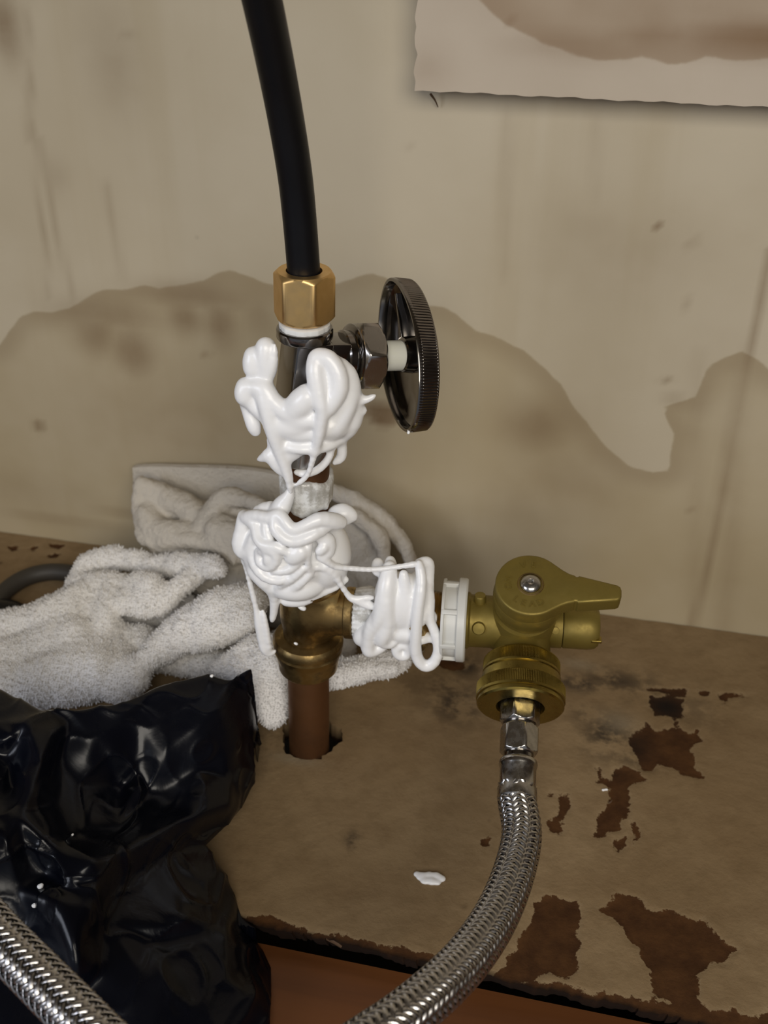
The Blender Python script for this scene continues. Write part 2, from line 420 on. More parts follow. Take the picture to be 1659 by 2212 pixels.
bl = np.zeros_like(GX)
pc = lambda px, py, r: r*pxcm(at_wall(px, py))
for px, py, rx, ry, a in [(205, 715, 55, 60, .6), (290, 760, 50, 60, .75), (240, 680, 120, 35, .6), (400, 690, 45, 40, .65), (475, 700, 35, 60, .7), (430, 640, 130, 32, .6), (560, 680, 40, 50, .35), (1160, 920, 85, 70, .55), (1230, 1040, 120, 100, .32), (1120, 1090, 90, 90, .25), (400, 930, 260, 150, .32), (700, 1000, 200, 130, .32), (820, 1150, 160, 120, .30), (960, 1190, 120, 70, .25),  # lower broad ones paint soft shadow round pipe and towel into the damp stain
                          (240, 130, 70, 110, .32), (10, 60, 40, 70, .8), (270, 75, 30, 14, .35), (1380, 560, 200, 110, .22), (1280, 500, 90, 60, .2), (1455, 860, 28, 14, .3), (1550, 690, 80, 200, .12), (85, 920, 14, 14, .9), (445, 763, 9, 8, .8), (880, 320, 6, 5, .8), (1500, 520, 10, 12, .5), (1420, 487, 4, 4, .9), (405, 122, 5, 4, 1), (1495, 1100, 12, 10, .45), (1440, 820, 12, 8, .5), (60, 1060, 200, 50, .18), (280, 1110, 120, 12, .35), (120, 1120, 140, 16, .35), (120, 380, 30, 40, .25)]:
    c = at_wall(px, py); s = pxcm(c); bl = np.maximum(bl, a*np.exp(-((GX-c[0])/(rx*s))**2-((GZ-c[2])/(ry*s))**2))
for pts, wd, a in [([(1662, 540), (1640, 670), (1606, 800), (1575, 960), (1560, 1050), (1528, 1220), (1490, 1370)], 11, .55), ([(1600, 790), (1585, 960), (1580, 1200), (1560, 1370)], 26, .22), ([(60, -40), (72, 300), (108, 640)], 7, .30), ([(84, 300), (118, 480), (158, 645)], 7, .30), ([(228, 400), (250, 520), (268, 610)], 10, .22), ([(60, 130), (60, 300)], 10, .2), ([(1095, 250), (1090, 600)], 16, .16), ([(1290, 260), (1275, 600)], 14, .14), ([(1486, 520), (1483, 700)], 3, .35), ([(1510, 750), (1500, 1300)], 22, .16)]:
    Q = wallxz(pts); s = pxcm(at_wall(*pts[0])); bl = np.maximum(bl, a*np.exp(-(line_d(GX, GZ, Q)/(wd*s))**2))
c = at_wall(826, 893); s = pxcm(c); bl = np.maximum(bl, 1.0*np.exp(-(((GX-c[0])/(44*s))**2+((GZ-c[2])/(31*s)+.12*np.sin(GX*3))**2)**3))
V = np.stack([GX, np.full_like(GX, WALL_Y), GZ], -1).reshape(-1, 3)
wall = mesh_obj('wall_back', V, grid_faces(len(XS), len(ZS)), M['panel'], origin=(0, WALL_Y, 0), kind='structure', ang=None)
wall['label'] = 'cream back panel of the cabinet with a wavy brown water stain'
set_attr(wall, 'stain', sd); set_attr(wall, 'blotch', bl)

def slab(name, lo, hi, mat, label):
    V, Fc = box((0, 0, 0), np.eye(3), lo, hi); o = mesh_obj(name, V, Fc, mat, smooth=False, kind='structure'); o['label'] = label; return o
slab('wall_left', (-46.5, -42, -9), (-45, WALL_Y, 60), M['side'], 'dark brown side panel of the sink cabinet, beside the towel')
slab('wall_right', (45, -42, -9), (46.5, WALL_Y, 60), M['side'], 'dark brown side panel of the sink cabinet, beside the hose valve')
slab('ceiling', (-46.5, -42, 60), (46.5, WALL_Y, 62), M['cabinet'], 'underside of the counter over the cabinet')
slab('light_stop_base', (-46.5, -24, -10), (46.5, WALL_Y, -9), M['cabinet'], 'unseen slab added under the floorboard to stop light leaking up the hole')  # out of view, added to block ambient light from below
slab('light_stop_front', (-46.5, -24, -9), (46.5, -22.5, -2.4), M['cabinet'], 'unseen front slab added to shut light out of the cabinet base')  # out of view, added to close the void against light from the front
slab('trim_1', (-45, -24, -2.4), (45, -8.55, -.92), M['orange'], 'orange brown wooden rail below the torn floorboard edge')

# floorboard: torn top paper, hole for the riser, ragged front edge
FH = .13
fx = np.concatenate([np.arange(-45, -24, .6), np.arange(-24, 22, FH), np.arange(22, 45.3, .6)]); fy = np.arange(-9.6, WALL_Y+.01, FH)
X, Y = np.meshgrid(fx, fy, indexing='ij')
Z5 = lambda L: [(950+x/2.34, 1480+y/2.34) for x, y in L]
Z2 = lambda L: [(1200+x/3.614, 1400+y/3.614) for x, y in L]
fl = lambda L: [tuple(at_floor(*p)[:2]) for p in L]
PEEL = [Z2([(715, 590), (800, 660), (840, 620), (915, 612), (925, 545), (948, 545), (950, 600), (1030, 655), (1110, 640), (1145, 715), (1055, 770), (1100, 930), (1170, 1010), (1130, 1020), (1000, 990), (900, 930), (790, 900), (770, 960), (660, 950), (640, 840), (590, 760), (570, 690), (650, 640)]),
        Z2([(715, 375), (800, 385), (900, 370), (1000, 400), (990, 550), (940, 540), (930, 530), (860, 515), (770, 530)]),
        Z2([(700, 300), (1035, 322), (1030, 390), (930, 370), (800, 330), (720, 335)]), Z2([(1090, 328), (1195, 345), (1190, 372), (1130, 365)]),
        Z2([(1250, 345), (1510, 360), (1500, 378), (1360, 388), (1340, 440), (1290, 430)]),
        Z5([(785, 420), (805, 410), (830, 475), (862, 485), (880, 420), (920, 405), (985, 430), (1045, 480), (1000, 490), (945, 515), (970, 600), (955, 650), (920, 690), (930, 740), (850, 740), (830, 770), (780, 765), (800, 710), (800, 650), (850, 610), (860, 520), (835, 500), (785, 495), (800, 470)]),
        Z5([(880, 780), (950, 750), (940, 800), (915, 855), (880, 820)]), Z5([(975, 690), (1000, 720), (1005, 770), (985, 800), (975, 750)]),
        Z5([(600, 555), (650, 555), (665, 620), (640, 660), (620, 690), (620, 760), (560, 740), (545, 690), (605, 640)]), Z5([(545, 535), (575, 540), (570, 565), (545, 560)]),
        Z5([(205, 775), (250, 775), (255, 810), (220, 815)]),
        Z5([(480, 1110), (540, 1055), (620, 1080), (690, 1100), (720, 1150), (700, 1230), (710, 1300), (690, 1370), (700, 1440), (650, 1490), (540, 1450), (520, 1480), (400, 1510), (250, 1500), (380, 1330), (440, 1230)]),
        Z5([(800, 1130), (860, 1090), (910, 1035), (1020, 1080), (1050, 1130), (1190, 1150), (1210, 1170), (1340, 1180), (1380, 1250), (1430, 1290), (1530, 1330), (1470, 1360), (1450, 1420), (1370, 1410), (1300, 1460), (1310, 1560), (1280, 1620), (1150, 1600), (1090, 1580), (1060, 1450), (1000, 1330), (960, 1290), (920, 1210), (860, 1180)]),
        [(960, 2105), (1162, 2120), (1215, 2121), (1275, 2146), (1305, 2142), (1377, 2160), (1437, 2164), (1505, 2160), (1531, 2181), (1590, 2181), (1617, 2202), (1659, 2180), (1800, 2200), (2300, 2290), (4200, 2610), (4200, 2800), (2300, 2440), (1700, 2330), (960, 2190)],
        [(450, 1960), (521, 1974), (555, 1976), (600, 1985), (652, 2004), (685, 2011), (712, 2018), (749, 2018), (764, 2030), (816, 2041), (854, 2048), (913, 2056), (943, 2067), (970, 2075), (1000, 2100), (1000, 2180), (450, 2060)],
        [(20, 1180), (38, 1176), (38, 1188), (22, 1190)], [(58, 1185), (82, 1178), (74, 1192)], [(105, 1172), (138, 1178), (130, 1186), (108, 1182)], [(100, 1198), (132, 1194), (122, 1206), (104, 1202)],
        [(935, 1420), (1000, 1425), (1005, 1445), (980, 1450), (950, 1440)]]
pe = np.full(X.shape, -9.)
for L in PEEL: pe = np.maximum(pe, poly_sdf(X, Y, fl(L)))
pe = np.clip(pe, -1.5, 1.5)
def blob(L):
    r = np.zeros(X.shape)
    for px, py, rx, ry, a in L:
        c = at_floor(px, py); s = pxcm(c); r = np.maximum(r, a*np.exp(-((X-c[0])/(rx*s))**2-((Y-c[1])/(ry*s*1.3))**2))
    return r
mold = blob([(985, 1520, 55, 45, .9), (960, 1480, 40, 30, .7), (1250, 1475, 50, 22, 1.), (1330, 1470, 80, 28, .8), (1310, 1590, 50, 50, .95), (1280, 1550, 40, 30, .7), (1370, 1630, 50, 30, .7), (1390, 1490, 40, 40, .6), (1500, 1530, 60, 50, .3), (1010, 1440, 30, 30, .9), (900, 1480, 60, 40, .3), (760, 1815, 14, 20, .8), (560, 1600, 60, 60, .35)])
dark = blob([(1440, 1525, 55, 40, 1.), (1370, 1610, 40, 40, .7), (1290, 1660, 60, 18, .3)])
pale = blob([(1250, 1435, 40, 14, .4), (1340, 1560, 40, 25, .35), (640, 1640, 50, 12, .6)])
jag = .09*wob(X, X*.37, X*0, .55)+.06*wob(X, X*.5+3, X*0, .2)+.05*(rng.random(len(fx))[:, None]-.5)
front = -8.42-.022*(X+2)+jag*.8
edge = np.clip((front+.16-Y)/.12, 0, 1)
Zf = -.055*np.clip((pe+.02)/.05, 0, 1)+.012*wob(X, Y, X*0, .8)
hc = at_floor(671, 1592)
hd = np.hypot(X-hc[0], Y-hc[1]); ha = np.arctan2(Y-hc[1], X-hc[0])
hr = 1.22+.06*np.sin(3*ha+.4)+.05*np.sin(5*ha)+.04*np.sin(11*ha+1)+.03*np.sin(23*ha)
# pull grid lines onto the rim of the hole and onto the ragged front edge
near = np.abs(hd-hr) < FH*.75; k = np.where(near, hr/np.maximum(hd, 1e-6), 1); Xp = hc[0]+(X-hc[0])*k; Yp = hc[1]+(Y-hc[1])*k
nf = np.abs(Y-front) < FH*.55; Yp = np.where(nf, front, Yp)
V = np.stack([Xp, Yp, Zf], -1).reshape(-1, 3); Fq = grid_faces(len(fx), len(fy))
keep_v = ((hd > hr-FH*.05) | near) & ((Y > front) | nf); kv = keep_v.ravel(); Fq = Fq[kv[Fq].all(1)]
used = np.unique(Fq); remap = np.full(len(V), -1); remap[used] = np.arange(len(used)); V = V[used]; Fq = remap[Fq]
At = {n: a.ravel()[used] for n, a in (('peel', pe), ('mold', mold), ('dark', dark), ('pale', pale), ('edge', edge))}
# skirt: board thickness along every open edge
ed = np.concatenate([Fq[:, [0, 1]], Fq[:, [1, 2]], Fq[:, [2, 3]], Fq[:, [3, 0]]]); key = np.sort(ed, 1); kk = key[:, 0]*len(V)+key[:, 1]
_, inv, cnt = np.unique(kk, return_inverse=True, return_counts=True); be = ed[cnt[inv] == 1]
bv = np.unique(be); lowid = np.full(len(V), -1); lowid[bv] = len(V)+np.arange(len(bv)); n0 = len(V)
V2 = V[bv].copy(); V2[:, 2] = -.90; V2[:, 1] += np.where(V2[:, 1] < -8, .38+.05*np.sin(V2[:, 0]*3), 0)
V = np.vstack([V, V2]); sk = np.stack([be[:, 1], be[:, 0], lowid[be[:, 0]], lowid[be[:, 1]]], 1); Fq = np.vstack([Fq, sk])
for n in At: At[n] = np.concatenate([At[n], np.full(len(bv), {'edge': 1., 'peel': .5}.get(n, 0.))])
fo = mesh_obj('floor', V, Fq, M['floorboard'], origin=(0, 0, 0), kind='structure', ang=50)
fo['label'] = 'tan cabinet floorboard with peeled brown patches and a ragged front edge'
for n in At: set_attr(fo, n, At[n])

# pale board fixed on the back panel
bx0 = at_y(896, 195, WALL_Y-1.6)
XS2 = np.concatenate([[bx0[0]], np.arange(bx0[0]+.3, 44.5, .3)]); ZS2 = np.arange(bx0[2], 46, .3)
BX, BZ = np.meshgrid(XS2, ZS2, indexing='ij')
S2 = [(1030, -400), (1035, 0), (1090, 55), (1180, 100), (1240, 122), (1300, 133), (1360, 128), (1390, 120), (1420, 130), (1450, 142), (1490, 138), (1530, 120), (1560, 128), (1600, 128), (1659, 122), (1800, 120), (2500, 100), (2500, -400)]
Q2 = [(at_y(*p, WALL_Y-1.6)[0], at_y(*p, WALL_Y-1.6)[2]) for p in S2]
jx = np.where(BX <= XS2[0]+1e-6, .05*np.sin(BZ*7)+.03*np.sin(BZ*17), 0); jz = np.where(BZ <= ZS2[0]+1e-6, .02*np.sin(BX*6)+.015*np.sin(BX*19), 0)
V = np.stack([BX+jx, np.full_like(BX, WALL_Y-1.6), BZ+jz], -1).reshape(-1, 3); Fq = grid_faces(len(XS2), len(ZS2)); nf_ = len(V)
Vb = V.copy(); Vb[:, 1] = WALL_Y-.01
ed = np.concatenate([Fq[:, [0, 1]], Fq[:, [1, 2]], Fq[:, [2, 3]], Fq[:, [3, 0]]]); key = np.sort(ed, 1); kk = key[:, 0]*nf_+key[:, 1]
_, inv, cnt = np.unique(kk, return_inverse=True, return_counts=True); be = ed[cnt[inv] == 1]
Fq = np.vstack([Fq, Fq[:, ::-1]+nf_, np.stack([be[:, 1], be[:, 0], be[:, 0]+nf_, be[:, 1]+nf_], 1)])
bo = mesh_obj('backing_board', np.vstack([V, Vb]), Fq, M['board'], ang=40, label='pale board with a brown stained upper part, fixed on the cream back panel', cat='board')
sd2 = np.tile(poly_sdf(BX, BZ, Q2).ravel(), 2); bl2 = np.zeros_like(BX)
for px, py, rx, ry, a in [(1659, 80, 260, 40, .75), (1450, 75, 180, 30, .5), (1230, 95, 130, 35, .45), (930, 150, 60, 50, .25), (1104, 50, 6, 5, 1.), (1400, 20, 300, 60, .35)]:
    c = at_y(px, py, WALL_Y-1.6); s = pxcm(c); bl2 = np.maximum(bl2, a*np.exp(-((BX-c[0])/(rx*s))**2-((BZ-c[2])/(ry*s))**2))
set_attr(bo, 'stain', sd2); set_attr(bo, 'blotch', np.tile(bl2.ravel(), 2))

# ------------------------------------------------------------------ riser, tee and stop valve on one leaning axis
P0 = np.array([0., 0, 0]); PT = A(657, 590); TX = unit(PT-P0)
def ax(py):
    """point of the riser axis seen at image row py"""
    lo, hi = 0., 30.
    for _ in range(40):
        m = (lo+hi)/2
        if proj(P0+TX*m)[1] > py: lo = m
        else: hi = m
    return lo
def on(py): return P0+TX*ax(py)
H = {k: ax(k) for k in (1440, 1383, 1367, 1280, 1262, 1150, 990, 905, 880, 722, 700, 690, 686, 583)}
sub = lambda py, L: (L, ax(py))
V, Fc = lathe([(.80, -8.9), (.80, ax(1392)), (.70, ax(1392))], P0, TX, 48)
mesh_obj('copper_pipe', V, Fc, M['copper'], label='brown copper pipe rising out of the hole in the floorboard', cat='pipe')
V, Fc = lathe([(.70, ax(1215)), (.79, ax(1210)), (.79, ax(930)), (.7, ax(928))], P0, TX, 48)
mesh_obj('copper_pipe', V, Fc, M['copper'], label='short copper pipe stub between the brass tee and the angle stop valve', cat='pipe')

BD = unit((.993, .115, 0)) * 1.0
tee = empty('pipe_tee', on(1318), 'tarnished brass pipe tee with collars standing on the copper pipe', 'pipe fitting')
TC = on(1318); BE = hit(982, 1338, TC, np.cross(BD, (0, 0, 1)));  BD = unit(BE-TC)
V, Fc = soft([('c', on(1400), on(1240), .93, .93), ('c', TC, TC+BD*.95, .90, .88)], .04, .45); V = relax(V, Fc, 2, .5)
mesh_obj('body', V, Fc, M['brass_old'], tee, ang=None)
V, Fc = lathe([(.5, .5), (.86, .6), (.87, 1.40), (.95, 1.44), (.96, 1.50), (.96, 1.70), (.92, 1.75), (.6, 1.75)], TC, BD, 64)
mesh_obj('branch', V, Fc, M['brass_old'], tee)
def collar(y_top, y_bot):
    a, b = ax(y_top), ax(y_bot); s = 1 if a > b else -1; L = abs(a-b)
    p = [(.84, b), (1.06, b), (1.12, b+s*.08), (1.16, b+s*.45), (1.27, b+s*L*.52), (1.30, b+s*L*.60), (1.22, b+s*L*.63), (1.22, b+s*L*.66), (1.32, b+s*L*.68), (1.335, b+s*L*.78), (1.32, b+s*L*.86), (1.24, b+s*L*.93), (1.05, b+s*L*.97), (.95, a), (.9, a)]
    return lathe(p if s > 0 else p, P0, TX, 80)
V, Fc = collar(1366, 1440); mesh_obj('lower_collar', V, Fc, M['brass_old'], tee)
V, Fc = collar(1265, 1165); mesh_obj('upper_collar', V, Fc, M['brass_old'], tee)

# black supply tube
def wpt(px, py, off): return A(px, py, off)
tp = [wpt(659, 690, 0), wpt(657.5, 640, 0), wpt(656, 585, 0), wpt(645, 450, .15), wpt(633, 350, .45), wpt(607, 200, 1.1), wpt(566, 0, 2.4), wpt(520, -190, 3.8), wpt(455, -420, 5.4)]
C = spline(np.array(tp), .15)
V, Fc = tube(C, .505, 40); mesh_obj('supply_tube', V, Fc, M['rubber'], ang=60, label='black rubber supply tube rising from the golden hex nut', cat='tube')

# angle stop valve
SD = unit(math.cos(math.radians(24))*(CR)+math.sin(math.radians(24))*Fh+np.array([0, 0, -.165]))
tv = unit(TX-SD*(TX@SD)); wv = np.cross(tv, SD); wv = wv if wv@Fh < 0 else -wv
VC = on(772)
val = empty('angle_stop_valve', on(960), 'chrome angle stop valve with an oval handle under the golden nut', 'valve')
hb, ht = (on(880)-VC)@tv, (on(727)-VC)@tv
V, Fc = box(VC, (SD, wv, tv), (-.60, -.72, hb), (.62, .74, ht), .05)
body = mesh_obj('body', V, Fc, M['chrome_dark'], val)
V, Fc = box(VC, (SD, wv, tv), (.3, -.45, -.62), (1.28, .66, ht-.03), .05)
mesh_obj('side_port', V, Fc, M['chrome_dark'], val)
h0 = ax(727)
V, Fc = lathe([(.6, h0-.05), (.86, h0-.03), (.90, h0+.03), (.90, h0+.28), (.86, h0+.33), (.6, h0+.33)], P0, TX, 64)
mesh_obj('top_flange', V, Fc, M['chrome_dark'], val)
V, Fc = lathe([(.5, h0+.3), (.78, h0+.31), (.80, h0+.36), (.80, h0+.48), (.74, h0+.52), (.5, h0+.52)], P0, TX, 64, rfun=lambda a, r, h: r+.012*math.sin(9*a+2)+.01*math.sin(23*a))
mesh_obj('thread_tape', V, Fc, M['tape'], val, label='white thread tape ring under the golden nut')
n0, n1 = ax(688), ax(584)
def cr_rot(deg, R_axis):                       # rotation so that a flat faces the room, turned by deg
    u, v, d = frame(R_axis); a = math.atan2(-(Fh@v), -(Fh@u)); return a+math.radians(deg)-math.pi/6+math.pi/6-math.pi/6
V, Fc = hexnut(P0+TX*n0, TX, .985, n1-n0, rot=cr_rot(-8, TX), hole=.56, cham=.16)
mesh_obj('compression_nut', V, Fc, M['brass_nut'], val, label='golden brass hex nut at the end of the black tube')
# packing nut, ring, stem, handle
SP = lambda s: VC+SD*s
V, Fc = lathe([(.5, 1.2), (.80, 1.22), (.86, 1.27), (.86, 1.50), (.98, 1.52), (1.06, 1.58), (1.06, 1.64), (.9, 1.66)], VC, SD, 64); mesh_obj('bonnet_ring', V, Fc, M['chrome_dark'], val)
V, Fc = hexnut(SP(1.62), SD, 1.22, .86, rot=math.radians(7), cham=.17); mesh_obj('packing_nut', V, Fc, M['chrome'], val, label='dark chrome hex packing nut')
V, Fc = lathe([(.3, 2.4), (.50, 2.44), (.50, 3.45), (.44, 3.52), (.3, 3.52)], VC, SD, 40); mesh_obj('stem', V, Fc, M['stem'], val, label='cream plastic valve stem')
ps = math.radians(38); hu = tv*math.cos(ps)-wv*math.sin(ps); hv = np.cross(SD, hu)
HC = SP(3.34)+tv*.03
def oval(prof, n=240, knurl=True):
    th = np.arange(n)*2*math.pi/n; V = []; Fc = []
    ex = 2/1.82; cx = np.sign(np.cos(th))*np.abs(np.cos(th))**ex*2.62; cy = np.sign(np.sin(th))*np.abs(np.sin(th))**ex*1.46
    for sc, s, kn in prof:
        q = sc*(1+kn*.005*np.sin(th*150)) if kn else sc*np.ones(n)
        V.append(HC+SD*s+np.outer(cx*q, hu)+np.outer(cy*q, hv))
    m = len(prof)
    for i in range(m-1):
        for k in range(n): Fc.append((i*n+k, i*n+(k+1) % n, (i+1)*n+(k+1) % n, (i+1)*n+k))
    Fc.append(tuple(range(n-1, -1, -1))); Fc.append(tuple((m-1)*n+k for k in range(n)))
    return np.concatenate(V), Fc
V, Fc = oval([(.05, .46, 0), (.5, .44, 0), (.86, .34, 0), (.925, .24, 0), (.945, .0, 0), (.955, -.04, 0), (.99, -.04, 0), (1.0, 0, 0), (1.0, .11, 0), (1.0, .12, 1), (.985, .66, 1), (.985, .67, 0), (.975, .72, 0), (.93, .77, 0), (.7, .84, 0), (.05, .88, 0)], n=1200)
hd_ = mesh_obj('handle', V, Fc, M['chrome_dark'], val, ang=30, label='oval chrome handle with a ribbed rim')
V, Fc = lathe([(.3, .05), (.52, .05), (.58, .10), (.62, .44), (.5, .5)], HC, SD, 40); mesh_obj('hub', V, Fc, M['chrome_dark'], hd_)
V, Fc = box(HC, (hu, hv, SD), (.5, -.05, .15), (2.1, .05, .45), .02)
mesh_obj('rib', V, Fc, M['chrome_dark'], hd_)
# lower compression nut and sleeve of the valve
a, b = ax(985), ax(915)
V, Fc = hexnut(P0+TX*a, TX, 1.16, b-a, rot=cr_rot(22, TX), cham=.14); mesh_obj('inlet_nut', V, Fc, M['chrome'], val)
V, Fc = lathe([(.6, ax(918)), (.80, ax(916)), (.80, ax(875)), (.6, ax(872))], P0, TX, 48); mesh_obj('inlet_neck', V, Fc, M['chrome'], val)

# ------------------------------------------------------------------ hose shut-off valve on the branch of the tee
VO = TC+BD*((hit(1130, 1348, TC, np.cross(BD, (0, 0, 1)))-TC)@BD)
hv_ = np.cross(BD, (0, 0, 1)); hv_ = unit(hv_ if hv_@Fh < 0 else -hv_)               # horizontal, towards the room
el = math.radians(67); ND = hv_*math.cos(el)+ZZ*math.sin(el); OD = hv_*math.sin(el)-ZZ*math.cos(el)
hs = empty('hose_valve', VO-ZZ*1.2, 'olive brass hose shut-off valve with a lever and a white plastic collar', 'valve')
S = lambda px: (hit(px, 1345, TC, np.cross(BD, (0, 0, 1)))-VO)@BD
V, Fc = lathe([(.5, S(772)), (.86, S(774)), (.92, S(800)), (.92, S(806)), (.78, S(808)), (.78, S(820)), (.6, S(822))], VO, BD, 48); mesh_obj('inlet_nipple', V, Fc, M['brass_old'], hs)
V, Fc = hexnut(VO+BD*S(815), BD, 1.25, S(925)-S(815), rot=.2, cham=.12); mesh_obj('adapter_nut', V, Fc, M['brass_old'], hs, label='brass hex adapter buried under white foam')
prof = []; s_ = S(922); 
while s_ < S(966): prof += [(.92, s_), (1.0, s_+.06), (.92, s_+.12)]; s_ += .12
V, Fc = lathe([(.5, S(920))]+prof+[(.5, S(967))], VO, BD, 64); mesh_obj('threaded_neck', V, Fc, M['brass_old'], hs)
# white collar: sleeve with raised ribs and a flange
s0, s1, s2 = S(955), S(987), S(1008)
V, Fc = lathe([(.95, s0), (1.46, s0), (1.48, s0+.03), (1.48, s0+.09), (1.46, s0+.11), (1.36, s0+.12), (1.36, s1), (1.50, s1+.02), (1.53, s1+.05), (1.53, s2-.06), (1.48, s2), (1.0, s2)], VO, BD, 96, ref=ND)
col = mesh_obj('collar', V, Fc, M['white_plastic'], hs, label='white plastic swivel collar with raised ribs')
for i in range(7):
    a = math.radians(360/7*i-4); rd = hv_*math.cos(a)+ZZ*math.sin(a); td = np.cross(BD, rd)
    V, Fc = box(VO, (BD, rd, td), (s0+.0, 1.2, -.09), (s1+.03, 1.50, .09), .03); mesh_obj('rib', V, Fc, M['white_plastic'], col)
# valve body
V, Fc = lathe([(.7, S(1004)), (1.02, S(1005)), (1.04, S(1012)), (.96, S(1016)), (.95, S(1060)), (1.05, S(1078)), (1.0, S(1100)), (.6, S(1128))], VO, BD, 64)
V2, F2 = lathe([(.0, -1.22), (.6, -1.12), (.98, -.75), (1.16, -.2), (1.20, .2), (1.16, .7), (1.10, 1.05), (.5, 1.08)], VO, ND, 64)
V3, F3 = lathe([(.5, .3), (.98, .5), (1.00, 1.2), (1.12, 1.48), (.6, 1.5)], VO, OD, 64)
V4, F4 = lathe([(.6, .3), (.88, .6), (.76, S(1178)), (.76, S(1186)), (.80, S(1190)), (.80, S(1214)), (.5, S(1214))], VO, BD, 64)
mesh_obj('body', *merge((V, Fc), (V2, F2), (V3, F3), (V4, F4)), M['brass_olive'], hs)
V, Fc = lathe([(.6, S(1215)), (.76, S(1216)), (.79, S(1219)), (.79, S(1270)), (.75, S(1286)), (.64, S(1294)), (.3, S(1297))], VO, BD, 64)
cap = mesh_obj('end_cap', V, Fc, M['brass_olive'], hs)
V, Fc = box(VO, (BD, hv_, ZZ), (S(1276), .5, -.06), (S(1299), .80, .06), .03); mesh_obj('cap_tab', V, Fc, M['brass_ring'], cap)
def peg(o, d, r, h): return lathe([(r*.8, -.5), (r, -.4), (r, h-.06), (r*.85, h), (.02, h+.01)], o, d, 32)
e1 = unit(hv_*.72+ZZ*.30)
mesh_obj('peg', *peg(VO+BD*S(1035)+e1*.9, e1, .24, .16), M['brass_olive'], hs)
e2 = unit(ZZ*.95+hv_*.05)
mesh_obj('peg', *peg(VO+BD*S(1034)+e2*.9, e2, .22, .32), M['brass_olive'], hs)
e3 = unit(hv_*.8+ZZ*.38)
mesh_obj('peg', *peg(VO+BD*S(1198)+e3*.68, e3, .15, .14), M['brass_olive'], hs)
# lever: round head and tapering arm, one outline raised along ND
LO = hit(1146, 1262, VO+ND*2.5, ND); lb = unit(BD-ND*(BD@ND)); lw = np.cross(ND, lb); lw = lw if lw@hv_ > 0 else -lw
ang_ = math.radians(2); lA = lb*math.cos(ang_)+lw*math.sin(ang_); lW = np.cross(ND, lA); lW = lW if lW@hv_ > 0 else -lW
R_ = 1.21
half = [(-R_*math.cos(q), R_*math.sin(q)) for q in np.linspace(0, math.pi*.72, 26)] + [(1.08, .72), (1.30, .60), (1.50, .545), (1.545, .50), (1.60, .50), (1.65, .545), (2.3, .43), (2.95, .31), (3.06, .24), (3.10, .12)]
outl = half+[(x, -y) for x, y in reversed(half) if y > 1e-6]
def prism(outline, org, a, b, c, lo, hi, bev):
    O = np.array(outline); n = len(O); cen = O.mean(0)
    nrm = np.roll(O, -1, 0)-np.roll(O, 1, 0); nrm = np.stack([nrm[:, 1], -nrm[:, 0]], 1); nrm /= np.linalg.norm(nrm, axis=1)[:, None]
    if ((O-cen)*nrm).sum() < 0: nrm = -nrm
    rows = [(0, lo), (0, hi-bev)]+[(bev*(1-math.cos(q)), hi-bev+bev*math.sin(q)) for q in (.5, 1.0, math.pi/2)]
    V = []
    for e, h in rows:
        P = O-nrm*e; V.append(np.asarray(org)+np.outer(P[:, 0], a)+np.outer(P[:, 1], b)+c*h)
    m = len(rows); Fc = [(i*n+k, i*n+(k+1) % n, (i+1)*n+(k+1) % n, (i+1)*n+k) for i in range(m-1) for k in range(n)]
    Fc += [tuple(range(n-1, -1, -1)), tuple((m-1)*n+k for k in range(n))]
    return np.concatenate(V), Fc
V, Fc = prism(outl, LO, lA, lW, ND, -.62, 0, .09)
lev = mesh_obj('lever', V, Fc, M['brass_olive'], hs, ang=40, label='olive brass lever pointing away from the white collar')
V, Fc = lathe([(.9, -1.5), (1.16, -1.42), (1.24, -1.1), (1.26, -.75), (1.22, -.60), (.9, -.6)], LO, ND, 64); mesh_obj('lever_seat', V, Fc, M['brass_olive'], hs)
V, Fc = lathe([(.38, -.05), (.46, 0), (.44, .035), (.40, .035), (.38, -.05)], LO, ND, 48, closed=False); mesh_obj('screw_recess', V, Fc, M['brass_old'], lev)
V, Fc = lathe([(.36, -.05), (.36, .04), (.33, .10), (.24, .155), (.12, .185), (.10, .10), (.0, .08)], LO, ND, 48); mesh_obj('screw', V, Fc, M['steel'], lev, label='small domed steel screw')
def letter(ch, pos, a, b, c, size, parent):
    cu = bpy.data.curves.new('lettering', 'FONT'); cu.body = ch; cu.size = size; cu.align_x = 'CENTER'; cu.align_y = 'CENTER'; cu.extrude = .03; cu.resolution_u = 2
    ob = bpy.data.objects.new('lettering_source', cu); COL.objects.link(ob); dg = bpy.context.evaluated_depsgraph_get(); dg.update()
    me = bpy.data.meshes.new_from_object(ob.evaluated_get(dg)); bpy.data.objects.remove(ob)
    P = np.array([v.co[:] for v in me.vertices]); Fc = [tuple(p.vertices) for p in me.polygons]
    bpy.data.meshes.remove(me)
    mesh_obj('lettering', np.asarray(pos)+P[:, :1]*a+P[:, 1:2]*b+P[:, 2:3]*c, Fc, M['brass_olive'], parent, smooth=False)
for i, ch in enumerate('NO LEAD'):
    if ch == ' ': continue
    q = math.radians(172+i*21); rd = lA*math.cos(q)-lW*math.sin(q); tn = np.cross(ND, rd)   # read along the lower rim of the head
    letter(ch, LO+rd*.80, tn if True else -tn, -rd, ND, .34, lev)
for i, ch in enumerate('VE'):
    q = math.radians(112-i*26); rd = lA*math.cos(q)-lW*math.sin(q); tn = -np.cross(ND, rd)
    letter(ch, LO+rd*.80, tn, rd, ND, .34, lev)
